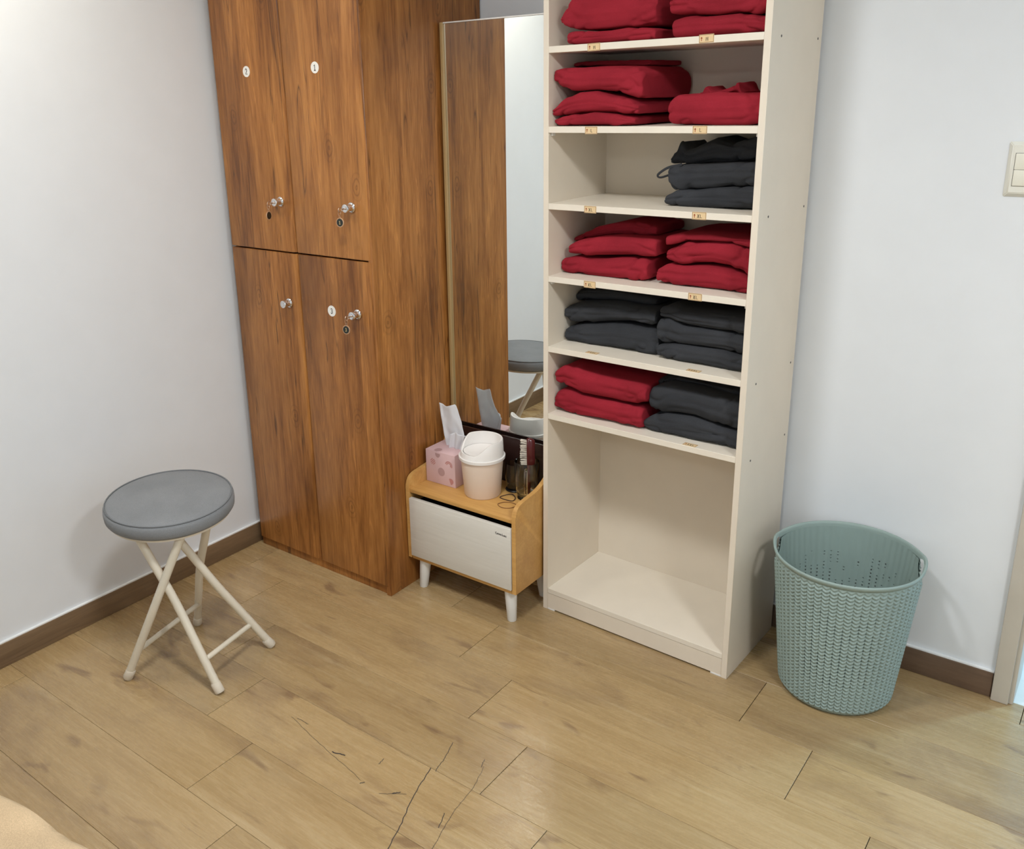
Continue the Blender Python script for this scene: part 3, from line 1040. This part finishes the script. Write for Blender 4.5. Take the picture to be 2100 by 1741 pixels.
def size_label(s, z, word, flat=False, tilt=0.0):
    w, h = .0355, .0180
    ct, st = math.cos(tilt), math.sin(tilt)
    if flat:
        org, ux, uy, un = Vector((s, .0115, z)), Vector((1, 0, 0)), Vector((0, 1, 0)), Vector((0, 0, 1))
    else:
        org, ux, uy, un = Vector((s, .0005, z)), Vector((ct, 0, st)), Vector((-st, 0, ct)), Vector((0, -1, 0))
    bm = bmesh.new()
    co = [(-w / 2, -h / 2), (w / 2, -h / 2), (w / 2, h / 2), (-w / 2, h / 2)]
    lo = [bm.verts.new(ux * x + uy * y + un * .0001) for x, y in co]
    hi = [bm.verts.new(ux * x + uy * y + un * .0007) for x, y in co]
    bm.faces.new(lo)
    bm.faces.new(hi)
    for i in range(4):
        bm.faces.new((lo[i], lo[(i + 1) % 4], hi[(i + 1) % 4], hi[i]))
    o = from_bm('size_label', bm, 'tag_paper', sh)
    o.location = org
    a, b = w / 2 - .0011, h / 2 - .0011
    bm = bmesh.new()
    ribbon_mesh(bm, [[(-a, -b), (a, -b)], [(a, -b), (a, b)], [(a, b), (-a, b)], [(-a, b), (-a, -b)]], .0007, un * .0007, ux, uy, un, .0002)
    from_bm('printed_border', bm, 'tag_line', o)
    bm = bmesh.new()
    ribbon_mesh(bm, glyph('up', -.0115, -.0005, .0076, .8), .0014, un * .0007, ux, uy, un, .0003)
    from_bm('printed_arrow', bm, 'red_ink', o)
    bm = bmesh.new()
    gl = []
    x = -.0020 if len(word) == 2 else (.0015 if len(word) == 1 else -.0045)
    for ch in word:
        gl += glyph(ch, x, -.0008, .0078, .80)
        x += .0066
    ribbon_mesh(bm, gl, .0012, un * .0007, ux, uy, un, .0003)
    from_bm('printed_size', bm, 'black_ink', o)


size_label(.148, 1.6035, 'M', False, .02); size_label(.440, 1.606, 'M', False, .02)
size_label(.144, 1.4075, 'L'); size_label(.435, 1.409, 'L')
size_label(.145, 1.2115, 'XL'); size_label(.444, 1.213, 'XL')
size_label(.147, 1.0165, 'XL'); size_label(.444, 1.018, 'XL')
size_label(.152, LEV['X3'] + .008, 'XXL', True); size_label(.445, LEV['X3'] + .008, 'XXL', True)
size_label(.446, LEV['X4'] + .008, 'XXL', True)

# ------------------------------------------------------------------ folded clothes
GARM = {
    'M1':(0.020,[(0.055,1.613),(0.181,1.613),(0.296,1.613)],[(0.063,1.643),(0.155,1.641),(0.221,1.644),(0.299,1.639)]),
    'M2':(0.020,[(0.038,1.661),(0.07,1.648),(0.155,1.644),(0.221,1.645),(0.299,1.643)],[(0.036,1.685),(0.069,1.727),(0.194,1.726),(0.296,1.718)]),
    'MR1':(0.020,[(0.341,1.615),(0.426,1.615),(0.577,1.614)],[(0.346,1.656),(0.388,1.661),(0.442,1.655),(0.494,1.657),(0.548,1.65),(0.574,1.643)]),
    'MR2':(0.020,[(0.345,1.664),(0.388,1.661),(0.442,1.656),(0.494,1.657),(0.547,1.653),(0.574,1.652)],[(0.334,1.702),(0.456,1.704),(0.571,1.694)]),
    'L1':(0.012,[(0.014,1.417),(0.122,1.416),(0.249,1.417)],[(0.015,1.439),(0.077,1.446),(0.134,1.451),(0.19,1.448),(0.256,1.437)]),
    'L2':(0.012,[(0.016,1.443),(0.077,1.445),(0.134,1.45),(0.206,1.447),(0.266,1.443)],[(0.018,1.458),(0.05,1.486),(0.085,1.499),(0.142,1.501),(0.189,1.491),(0.234,1.48),(0.265,1.468)]),
    'L3':(0.012,[(0.018,1.523),(0.054,1.507),(0.12,1.503),(0.18,1.504),(0.246,1.488),(0.273,1.472)],[(0.034,1.562),(0.076,1.559),(0.162,1.561),(0.252,1.557),(0.262,1.546)]),
    'L4':(.105,[(0.007,1.564),(0.1,1.563),(0.243,1.557)],[(0.007,1.576),(0.056,1.576),(0.143,1.575),(0.243,1.571)]),
    'LR1':(0.025,[(0.343,1.419),(0.576,1.419)],[(0.336,1.48),(0.343,1.489),(0.394,1.49),(0.554,1.487),(0.574,1.486)]),
    'X1':(0.075,[(0.315,1.24),(0.338,1.222),(0.423,1.225),(0.559,1.227)],[(0.31,1.249),(0.342,1.261),(0.439,1.271),(0.556,1.279)]),
    'X2':(0.075,[(0.316,1.269),(0.334,1.257),(0.378,1.265),(0.556,1.279)],[(0.327,1.322),(0.375,1.323),(0.454,1.328),(0.552,1.334)]),
    'X3': (.118, [(.3, 1.318), (.526, 1.33)], [(.302, 1.336), (.322, 1.376), (.345, 1.356), (.366, 1.362), (.392, 1.3985), (.412, 1.388), (.437, 1.366), (.478, 1.377), (.528, 1.398)]),
    'Y1':(0.055,[(0.009,1.043),(0.027,1.029),(0.127,1.031),(0.203,1.03),(0.263,1.031),(0.281,1.036)],[(0.006,1.058),(0.027,1.069),(0.077,1.074),(0.14,1.074),(0.202,1.083),(0.279,1.086)]),
    'Y2':(0.055,[(0.039,1.076),(0.126,1.081),(0.202,1.088),(0.301,1.093)],[(0.039,1.104),(0.056,1.118),(0.149,1.134),(0.219,1.136),(0.304,1.137)]),
    'Y3':(0.115,[(-0.013,1.096),(0.113,1.123),(0.272,1.126)],[(-0.011,1.105),(0.038,1.126),(0.112,1.156),(0.202,1.172),(0.271,1.163)]),
    'YR1':(0.055,[(0.306,1.037),(0.326,1.027),(0.378,1.027),(0.44,1.036),(0.497,1.037),(0.522,1.022),(0.572,1.032)],[(0.306,1.065),(0.332,1.08),(0.376,1.075),(0.417,1.083),(0.478,1.085),(0.518,1.077),(0.57,1.057)]),
    'YR2':(0.055,[(0.341,1.088),(0.375,1.08),(0.437,1.091),(0.478,1.091),(0.518,1.082),(0.57,1.06)],[(0.335,1.117),(0.372,1.137),(0.438,1.148),(0.494,1.144),(0.564,1.134)]),
    'YR3':(0.055,[(0.333,1.121),(0.372,1.138),(0.434,1.149),(0.494,1.146),(0.564,1.136)],[(0.329,1.15),(0.392,1.16),(0.473,1.161),(0.563,1.156)]),
    'Z1':(0.070,[(0.024,0.848),(0.045,0.835),(0.171,0.832),(0.257,0.833),(0.312,0.849)],[(0.021,0.87),(0.07,0.882),(0.145,0.895),(0.217,0.901),(0.31,0.902)]),
    'Z2':(0.070,[(0.002,0.897),(0.034,0.885),(0.095,0.889),(0.217,0.908),(0.301,0.909)],[(0.013,0.928),(0.049,0.939),(0.168,0.951),(0.299,0.949)]),
    'Z3':(0.130,[(-0.022,0.912),(0.133,0.936),(0.272,0.936)],[(-0.006,0.946),(0.02,0.967),(0.132,0.975),(0.271,0.97)]),
    'ZR1':(0.055,[(0.314,0.83),(0.343,0.829),(0.409,0.837),(0.493,0.839),(0.57,0.837)],[(0.319,0.865),(0.364,0.875),(0.407,0.875),(0.491,0.881),(0.532,0.872),(0.573,0.875)]),
    'ZR2':(0.055,[(0.319,0.869),(0.363,0.875),(0.407,0.876),(0.491,0.881),(0.532,0.873),(0.573,0.876)],[(0.314,0.935),(0.338,0.942),(0.383,0.924),(0.446,0.928),(0.508,0.925),(0.576,0.923)]),
    'ZR3':(0.055,[(0.319,0.938),(0.343,0.939),(0.383,0.925),(0.446,0.929),(0.508,0.925),(0.575,0.925)],[(0.322,0.965),(0.337,0.97),(0.402,0.963),(0.485,0.966),(0.573,0.966)]),
    'R1':(0.022,[(0.001,0.644),(0.104,0.638),(0.205,0.634),(0.296,0.636)],[(0.004,0.671),(0.025,0.697),(0.077,0.702),(0.119,0.688),(0.179,0.695),(0.251,0.691),(0.296,0.692)]),
    'R2':(0.022,[(0.03,0.72),(0.077,0.712),(0.129,0.698),(0.179,0.699),(0.307,0.704)],[(0.025,0.753),(0.046,0.771),(0.082,0.774),(0.118,0.764),(0.177,0.761),(0.307,0.759)]),
    'RR1':(0.035,[(0.296,0.631),(0.317,0.621),(0.43,0.629),(0.578,0.636)],[(0.298,0.658),(0.315,0.675),(0.36,0.688),(0.426,0.693),(0.469,0.694),(0.512,0.682),(0.58,0.676)]),
    'RR2':(0.035,[(0.309,0.69),(0.337,0.686),(0.426,0.702),(0.491,0.689),(0.579,0.68)],[(0.319,0.754),(0.357,0.767),(0.422,0.765),(0.507,0.76),(0.58,0.756)]),
    'RR3':(0.095,[(0.303,0.742),(0.394,0.743),(0.556,0.734)],[(0.307,0.762),(0.393,0.773),(0.554,0.765)]),
    'LR2': (.110, [(.372, 1.481), (.484, 1.481)], [(.377, 1.490), (.388, 1.507), (.405, 1.496), (.43, 1.495), (.455, 1.502), (.471, 1.514), (.484, 1.490)]),
}
SREC = Matrix.Translation(SA) @ Matrix.Rotation(SYAW, 4, 'Z')


def smooth_interp(x, P, w=.010):
    xs = [p[0] for p in P]
    zs = [p[1] for p in P]
    return sum(float(np.interp(x + o_ * w, xs, zs)) for o_ in (-1, -.5, 0, .5, 1)) / 5


UNDER = {'M2': 'M1', 'MR2': 'MR1', 'L2': 'L1', 'L3': 'L2', 'L4': 'L3', 'X2': 'X1', 'X3': 'X2', 'Y2': 'Y1', 'Y3': 'Y2', 'YR2': 'YR1', 'YR3': 'YR2',
         'Z2': 'Z1', 'Z3': 'Z2', 'ZR2': 'ZR1', 'ZR3': 'ZR2', 'R2': 'R1', 'RR2': 'RR1', 'RR3': 'RR2'}


def garment(key, name, label, mat, floor_z, seed, folds=(.5,), lowest=False, depth=None, rough=1.0, group=None, ends=7.0):
    d0, B, T = GARM[key]
    under = UNDER.get(key)
    s0 = max(min(B[0][0], T[0][0]), .0185)
    s1 = min(max(B[-1][0], T[-1][0]), SW_ - TH - .0025)
    d1 = depth if depth else .284
    NU = 84
    na, nt, nb = 22, 16, 8
    sm, hs = (s0 + s1) / 2, (s1 - s0) / 2
    verts, faces = [], []
    ring_n = na + nt + nb + nt
    phis = [(-PI / 2 + PI * i / NU) for i in range(1, NU)]
    for ph in phis:
        sg = math.copysign(abs(math.sin(ph)) ** (2 / ends), math.sin(ph))
        e = abs(math.cos(ph)) ** (2 / ends)
        s = sm + hs * sg
        zb, zt = smooth_interp(s, B), smooth_interp(s, T, .010 if rough < 1.5 else .0035)
        if lowest:
            zb = floor_z + .0012
        if under and GARM[under][2][0][0] <= s <= GARM[under][2][-1][0]:
            zb = max(zb, smooth_interp(s, GARM[under][2]) - .0015)
        zb = max(zb, floor_z + .0012)
        zt = max(zt, zb + .012)
        zm, h = (zb + zt) / 2, (zt - zb) / 2 * (.25 + .75 * e)
        fr = min(h * .85, .020)
        dfront = d0 + .006 * mnoise.noise(Vector((s * 7, seed * 3.1, 0))) * rough + (1 - e) * .012
        dback = d1 - (1 - e) * .010
        prof = []
        for i in range(na):
            a = PI * 1.5 - PI * i / (na - 1)      # bottom front -> top front
            prof.append((dfront + fr + fr * math.cos(a), zm + h * math.sin(a), math.cos(a), math.sin(a), 1.0))
        for i in range(1, nt + 1):
            u = i / (nt + 1)
            prof.append((dfront + fr + (dback - fr - dfront - fr) * u, zm + h, 0, 1, .35))
        for i in range(nb):
            a = PI / 2 - PI * i / (nb - 1)
            prof.append((dback - fr + fr * math.cos(a), zm + h * math.sin(a), math.cos(a), math.sin(a), .4))
        for i in range(1, nt + 1):
            u = 1 - i / (nt + 1)
            prof.append((dfront + fr + (dback - fr - dfront - fr) * u, zm - h, 0, -1, .15))
        for d_, z, nd, nz, wgt in prof:
            n1 = mnoise.noise(Vector((s * 13 + seed * 7.7, d_ * 13, z * 22)))
            n2 = mnoise.noise(Vector((s * 34 + z * 30 + seed * 3.3, d_ * 30, z * 60)))
            n3 = abs(mnoise.noise(Vector((s * 18 - z * 26 + seed * 1.7, 3.3, z * 30 + s * 10))))
            disp = (.0040 * n1 + .0016 * n2 - .0045 * max(0, .22 - n3) / .22) * wgt * rough
            # creases between the folded layers, on the front face
            if nd < -.15:
                tz_ = (z - zb) / max(1e-4, zt - zb)
                for g in folds:
                    wob = .10 * mnoise.noise(Vector((s * 6, seed * 5.5 + g * 9, 0)))
                    fade = .45 + .55 * mnoise.noise(Vector((s * 5 + 4, seed + g * 7, 1)))
                    q = (tz_ - g - wob) / .075
                    disp -= .0055 * math.exp(-q * q) * max(0, fade)
            z2 = z + nz * disp
            if nz < 0:
                z2 = max(z2, floor_z + .0006)
            verts.append((s + (.002 * n2 * rough), d_ + nd * disp, z2))
    nr = len(phis)
    for i in range(nr - 1):
        for k in range(ring_n):
            a, b = i * ring_n + k, i * ring_n + (k + 1) % ring_n
            faces.append((a, b, b + ring_n, a + ring_n))
    faces.append(tuple(range(ring_n)))
    faces.append(tuple((nr - 1) * ring_n + k for k in reversed(range(ring_n))))
    c = Vector((sm, (d0 + d1) / 2, min(v[2] for v in verts)))
    me = bpy.data.meshes.new(name)
    me.from_pydata([tuple(Vector(v) - c) for v in verts], [], faces)
    me.update()
    shade(me, 180)
    o = link(name, me, mat)
    o.matrix_world = SREC @ Matrix.Translation(c)
    bm = bmesh.new()
    bm.from_mesh(me)
    bmesh.ops.recalc_face_normals(bm, faces=bm.faces)
    bm.to_mesh(me)
    bm.free()
    tag(o, label, 'folded clothes', group)
    return o


fz = {k: v + .008 for k, v in LEV.items()}
G = garment
N = 'folded_garment'
gr = 'folded clothes on the M shelf'
G('M1', N, 'folded red garment at the bottom of the left stack on the M shelf', 'red', fz['M'], 1, (.5,), True, group=gr)
G('M2', N, 'thick folded red garment topping the left stack on the M shelf', 'red', fz['M'], 2, (.33, .68), group=gr)
G('MR1', N, 'folded red garment at the bottom of the right stack on the M shelf', 'red', fz['M'], 3, (.45,), True, group=gr)
G('MR2', N, 'folded red garment topping the right stack on the M shelf', 'red', fz['M'], 4, (.5,), group=gr)
gr = 'folded clothes on the L shelf'
G('L1', N, 'thin folded red garment at the bottom of the left stack on the L shelf', 'red', fz['L'], 5, (.5,), True, group=gr)
G('L2', N, 'humped folded red garment second from the bottom of the left L stack', 'red', fz['L'], 6, (.5,), group=gr)
G('L3', N, 'thick folded red garment second from the top of the left L stack', 'red', fz['L'], 7, (.4,), group=gr)
G('L4', N, 'thin folded red garment set back on top of the left L stack', 'red', fz['L'], 8, (.5,), group=gr)
G('LR1', N, 'lone thick folded red garment on the right of the L shelf', 'red', fz['L'], 9, (.42,), True, group=gr)
G('LR2', N, 'crumpled dark red collar lying on the lone right garment of the L shelf', 'red', fz['L'], 10, (), depth=.22, rough=1.6, group=gr)
gr = 'folded clothes on the half empty XL shelf'
G('X1', N, 'folded charcoal garment at the bottom of the half empty XL shelf', 'dark', fz['XL'], 11, (.5,), True, group=gr)
G('X2', N, 'folded charcoal garment in the middle of the half empty XL shelf stack', 'dark', fz['XL'], 12, (.6,), group=gr)
g3 = G('X3', N, 'crumpled peaked charcoal garment on top of the half empty XL shelf stack', 'dark', fz['XL'], 13, (.5,), rough=1.6, group=gr)
gr = 'folded clothes on the full red XL shelf'
G('Y1', N, 'folded red garment at the bottom left of the full red XL shelf', 'red', fz['X2'], 14, (.5,), True, group=gr)
G('Y2', N, 'folded red garment second in the left stack of the full red XL shelf', 'red', fz['X2'], 15, (.5,), group=gr)
G('Y3', N, 'humped dark red garment set back atop the left stack of the full red XL shelf', 'red', fz['X2'], 16, (.5,), group=gr)
G('YR1', N, 'slumped folded red garment at the bottom right of the full red XL shelf', 'red', fz['X2'], 17, (.55,), True, group=gr)
G('YR2', N, 'wrinkled folded red garment amid the right stack of the full red XL shelf', 'red', fz['X2'], 18, (.4,), rough=1.4, group=gr)
G('YR3', N, 'thin folded red garment on top of the right stack of the full red XL shelf', 'red', fz['X2'], 19, (), group=gr)
gr = 'folded clothes on the all charcoal shelf'
G('Z1', N, 'folded charcoal garment at the bottom left of the all charcoal shelf', 'dark', fz['X3'], 20, (.5,), True, rough=1.2, group=gr)
G('Z2', N, 'folded charcoal garment second in the left stack of the all charcoal shelf', 'dark', fz['X3'], 21, (.5,), rough=1.2, group=gr)
G('Z3', N, 'folded charcoal garment set back atop the left stack of the all charcoal shelf', 'dark', fz['X3'], 22, (), group=gr)
G('ZR1', N, 'folded charcoal garment at the bottom right of the all charcoal shelf', 'dark', fz['X3'], 23, (.5,), True, group=gr)
G('ZR2', N, 'folded charcoal garment in the middle of the right stack of the all charcoal shelf', 'dark', fz['X3'], 24, (.45,), group=gr)
G('ZR3', N, 'folded charcoal garment on top of the right stack of the all charcoal shelf', 'dark', fz['X3'], 25, (.4,), group=gr)
gr = 'folded clothes on the lowest filled shelf'
G('R1', N, 'lower folded red garment on the left of the lowest filled shelf', 'red', fz['X4'], 26, (.5,), True, group=gr)
G('R2', N, 'upper folded red garment on the left of the lowest filled shelf', 'red', fz['X4'], 27, (.5,), group=gr)
G('RR1', N, 'lower folded charcoal garment on the right of the lowest filled shelf', 'dark', fz['X4'], 28, (.55,), True, group=gr)
G('RR2', N, 'upper folded charcoal garment on the right of the lowest filled shelf', 'dark', fz['X4'], 29, (.5,), group=gr)
G('RR3', N, 'thin charcoal garment set back atop the right stack of the lowest filled shelf', 'dark', fz['X4'], 30, (), group=gr)
# drawstring loop poking out of the crumpled charcoal garment
lp = [(.345, .10, 1.322), (.316, .088, 1.315), (.296, .084, 1.303), (.288, .084, 1.294), (.296, .086, 1.290), (.318, .092, 1.297), (.347, .11, 1.308)]
o = tube('drawstring', None, [SREC @ p for p in spline(lp, 6)], .0040, 'dark', 8, flat=.6)
bpy.context.view_layer.update()
o.parent = g3
o.matrix_parent_inverse = g3.matrix_world.inverted()

# ================================================================== LAUNDRY BASKET
BC, BZ, RB, RT = Vector((-.506, 2.186, 0)), .386, .1365, .1745
bk = thing('laundry_basket', 'pale teal knit-textured plastic laundry basket on the floor by the wall', 'basket', BC)
NCOL, NROW, CU, RV = 58, 37, 9, 6
NUg, NVg = NCOL * CU, NROW * RV
ZK0, ZK1 = .004, .3745
uu = np.arange(NUg) / NUg
vv = np.arange(NVg + 1) / NVg
U, V = np.meshgrid(uu, vv)
cu = (U * NCOL) % 1.0 - .5
row = V * NROW
tri = np.abs(cu) * 2
ph = row - .62 * tri
ridge = .5 + .5 * np.cos(2 * PI * ph)
strand = ridge ** .8
valley = np.exp(-((tri - 1) / .16) ** 2)
center = np.exp(-(tri / .14) ** 2)
hgt = .0042 * strand * (1 - .55 * valley) - .0016 * valley - .0006 * center
Z = ZK0 + (ZK1 - ZK0) * V
edge = np.minimum(1, np.minimum(V, 1 - V) * 26)
R = RB + (RT - RB) * (Z / BZ) - .0030 + hgt * edge
bot_round = np.clip(1 - Z / .016, 0, 1)
R = R - .010 * bot_round ** 2
ANG = U * 2 * PI
outer = np.stack([R * np.cos(ANG), R * np.sin(ANG), Z], -1).reshape(-1, 3)
Ri = RB + (RT - RB) * (Z / BZ) - .0062 + .0004 * np.cos(2 * PI * U * NCOL) - .010 * bot_round ** 2
inner = np.stack([Ri * np.cos(ANG), Ri * np.sin(ANG), Z], -1).reshape(-1, 3)
ii, jj = np.meshgrid(np.arange(NUg), np.arange(NVg))
a = (jj * NUg + ii).ravel()
b = (jj * NUg + (ii + 1) % NUg).ravel()
quads = np.stack([a, b, b + NUg, a + NUg], -1)
fcu = (((ii + .5) / CU) % 1.0 - .5).ravel()
frow = ((jj + .5) / RV).ravel()
fz_ = ZK0 + (ZK1 - ZK0) * (jj.ravel() + .5) / NVg
fph = (frow - .62 * np.abs(fcu) * 2) % 1.0
rng = np.random.RandomState(4)
colid = np.floor((ii + CU / 2) / CU).astype(int).ravel() % NCOL
colr = np.floor((np.arange(NUg) + CU / 2) / CU).astype(int) % NCOL
pick = np.minimum(1, .25 + .9 * rng.rand(NCOL))[colid]
cell = rng.rand(NCOL, NROW + 2)[colid, np.floor(frow).astype(int)]
hole = (np.abs(fcu) > .5 - 1.15 / CU) & (np.abs(fph - .5) < .18) & (fz_ > .09) & (fz_ < .31) & (cell < pick * np.clip((.33 - fz_) / .10, 0, 1))
# grip slots through the wall under the rim
HA = [math.radians(14), math.radians(194)]
fang = ((ii.ravel() + .5) / NUg) * 2 * PI
slot = np.zeros(len(fang), bool)
for h in HA:
    da = np.abs((fang - h + PI) % (2 * PI) - PI)
    slot |= (da < .27) & (fz_ > .3745 - .036 * np.sqrt(np.clip(1 - (da / .27) ** 2, 0, 1)))
keep = ~(hole | slot)


def grid_mesh(name, co, fc, parent, mat, smooth=True):
    used = np.unique(fc)
    remap = -np.ones(len(co), int)
    remap[used] = np.arange(len(used))
    me = bpy.data.meshes.new(name)
    me.vertices.add(len(used))
    me.vertices.foreach_set('co', co[used].ravel())
    n = len(fc)
    me.loops.add(n * 4)
    me.loops.foreach_set('vertex_index', remap[fc].ravel().astype(np.int32))
    me.polygons.add(n)
    me.polygons.foreach_set('loop_start', np.arange(0, n * 4, 4, dtype=np.int32))
    me.polygons.foreach_set('use_smooth', np.ones(n, bool))
    me.update(calc_edges=True)
    me.validate()
    return link(name, me, mat, parent)


grid_mesh('knit_wall', outer, quads[keep], bk, 'basket')
grid_mesh('inner_wall', inner, quads[keep][:, ::-1], bk, 'basket')
lathe('bottom', bk, [(.0005, .0), (RB - .012, .0), (RB - .007, .006), (RB - .013, .008), (.0005, .008)], 'basket', 64, (0, 0, 1), (0, 0, 0), world=False)
# rim: plain band + rolled lip, lifted a little over the grips
bm = bmesh.new()
NR = 160
rings = []
for i in range(NR):
    an = 2 * PI * i / NR
    lift = 0
    grip = 0
    for h in HA:
        da = abs((an - h + PI) % (2 * PI) - PI)
        lift += .010 * math.exp(-(da / .26) ** 2)
        grip += math.exp(-(da / .22) ** 4)
    rtop = RT + .0004
    prof = [(rtop - .0020 - .0045, .3735 + grip * .0065), (rtop - .0022, .3735 + grip * .0065), (rtop - .0004, .3765 + grip * .004), (rtop + .0014, .3800), (rtop + .0022, .3830), (rtop + .0012, .3862), (rtop - .0012, .3868), (rtop - .0040, .3850), (rtop - .0052, .3800)]
    rings.append([bm.verts.new((r * math.cos(an), r * math.sin(an), z + lift)) for r, z in prof])
for i in range(NR):
    A_, B_ = rings[i], rings[(i + 1) % NR]
    m = len(A_)
    for k in range(m):
        bm.faces.new((A_[k], A_[(k + 1) % m], B_[(k + 1) % m], B_[k]))
from_bm('rim', bm, 'basket', bk, 60)

# ================================================================== FOLDING STOOL
sc = Vector((-2.042, 1.292, .475))
st = thing('folding_stool', 'round folding stool with grey fabric seat and cream crossed tube legs', 'stool', (-1.955, 1.285, 0))
sn = Vector((.041, -.028, 1)).normalized()
RS = .1725
seat = lathe('seat_cushion', st, [(.0005, -.043), (RS - .012, -.043), (RS - .004, -.040), (RS, -.034), (RS + .0012, -.022), (RS + .0005, -.010), (RS - .0035, -.0035), (RS - .011, .0005), (RS - .03, .0025), (RS * .5, .0040), (.0005, .0045)], 'grey', 96, sn, sc, ang=180)
q = Vector((0, 0, 1)).rotation_difference(sn)
pipe_c = [q @ Vector(((RS - .0045) * math.cos(a_), (RS - .0045) * math.sin(a_), -.0008)) for a_ in [2 * PI * i / 96 for i in range(96)]]
bm = bmesh.new()
bm_tube(bm, pipe_c, .0019, 8, True)
from_bm('top_piping', bm, 'greyseam', seat, 60)
lathe('seat_pan', st, [(.0005, -.052), (RS - .016, -.052), (RS - .010, -.049), (RS - .0095, -.0435), (.0005, -.0435)], 'legpaint', 96, sn, sc)
under = lambda x, y: sc.z - .050 - (sn.x * (x - sc.x) + sn.y * (y - sc.y)) / sn.z


def leg(foot, top, bend=(0, 0, 0)):
    f = Vector((*foot, .004))
    t_ = Vector((top[0], top[1], under(*top) + .002))
    mid = f.lerp(t_, .55) + Vector(bend)
    pts = spline([f, f.lerp(mid, .5), mid, mid.lerp(t_, .55), t_], 5)
    o = tube('leg', st, pts, .0112, 'legpaint', 16)
    dirn = (pts[1] - pts[0]).normalized()
    p0 = f - Vector((0, 0, .004))
    k = abs_loc(o)
    bm = bmesh.new()
    bm_tube(bm, [p0 - k + Vector((0, 0, .0035)), p0 - k + Vector((0, 0, .0035)) + dirn * .003, p0 - k + dirn * .030, p0 - k + dirn * .033], .0130, 16, radii=[.0120, .0136, .0132, .0114])
    from_bm('foot_cap', bm, 'footrubber', o, 50)
    return pts


FA, FB, FC, FD = (-2.053, 1.100), (-1.793, 1.210), (-1.848, 1.437), (-2.121, 1.382)
TA, TB, TC, TD = (-1.913, 1.232), (-2.022, 1.168), (-1.985, 1.240), (-1.935, 1.335)
leg(FA, TA, (.012, -.012, .0)); leg(FB, TB, (-.008, .011, 0)); leg(FC, TC, (.006, -.008, 0)); leg(FD, TD, (-.010, -.004, 0))
lerp2 = lambda a_, b_, k: (a_[0] + (b_[0] - a_[0]) * k, a_[1] + (b_[1] - a_[1]) * k)


def bar(F1, T1, F2, T2, k1, k2):
    a_ = lerp2(F1, T1, k1)
    b_ = lerp2(F2, T2, k2)
    p, q_ = Vector((*a_, .43 * k1)), Vector((*b_, .43 * k2))
    tube('cross_bar', st, [p, p.lerp(q_, .5), q_], .0072, 'legpaint', 12)


bar(FA, TA, FD, TD, .20, .21)
bar(FB, TB, FC, TC, .20, .20)

# ================================================================== TREATMENT BED (corner in frame)
bx = thing('treatment_bed', 'bed corner with peach quilted cover in the lower left corner', 'bed', (-1.55, .02, 0))
BX0, BX1, BY0, BY1 = -2.36, -.74, -.45, .474
bm = bmesh.new()
NX, NY = 150, 90
grid = []
for j in range(NY + 1):
    r_ = []
    for i in range(NX + 1):
        x = BX0 + (BX1 - BX0) * i / NX
        y = BY0 + (BY1 - BY0) * j / NY
        qx, qy = x / .085, (y + .1 * x) / .085
        puff = abs(math.sin(PI * (qx + qy) / 2) * math.sin(PI * (qx - qy) / 2)) ** .5
        z = .4470 + .006 * puff + .002 * mnoise.noise(Vector((x * 14, y * 14, 0)))
        yy = y + (.002 * (puff - .5) + .0025 * mnoise.noise(Vector((x * 9, 1, 2)))) * max(0, (j / NY - .9) * 10)
        e = min(1, min(j, NY - j) / 3, min(i, NX - i) / 3)
        z -= .016 * (1 - e) ** 2
        yy += (.096 * (x + 1.34) + .008) * max(0, (j / NY - .6) / .4)
        r_.append(bm.verts.new((x + 1.55, yy - .02, z)))
    grid.append(r_)
for j in range(NY):
    for i in range(NX):
        bm.faces.new((grid[j][i], grid[j][i + 1], grid[j + 1][i + 1], grid[j + 1][i]))
border = [grid[0][i] for i in range(NX + 1)] + [grid[j][NX] for j in range(1, NY + 1)] + [grid[NY][i] for i in range(NX - 1, -1, -1)] + [grid[j][0] for j in range(NY - 1, 0, -1)]
low = [bm.verts.new((v.co.x, v.co.y, .30)) for v in border]
nb_ = len(border)
for i in range(nb_):
    bm.faces.new((border[i], border[(i + 1) % nb_], low[(i + 1) % nb_], low[i]))
bm.faces.new(low)
from_bm('quilted_cover', bm, 'quilt', bx, 50)
box('bed_base', bx, (BX0 + .03, BX1 - .03, BY0 + .03, BY1 - .10, .14, .2995), 'bedbase', .006, 2)
for x in (BX0 + .1, BX1 - .1):
    for y in (BY0 + .1, BY1 - .17):
        box('leg', bx, (x - .03, x + .03, y - .03, y + .03, 0, .1395), 'bedbase', .004)
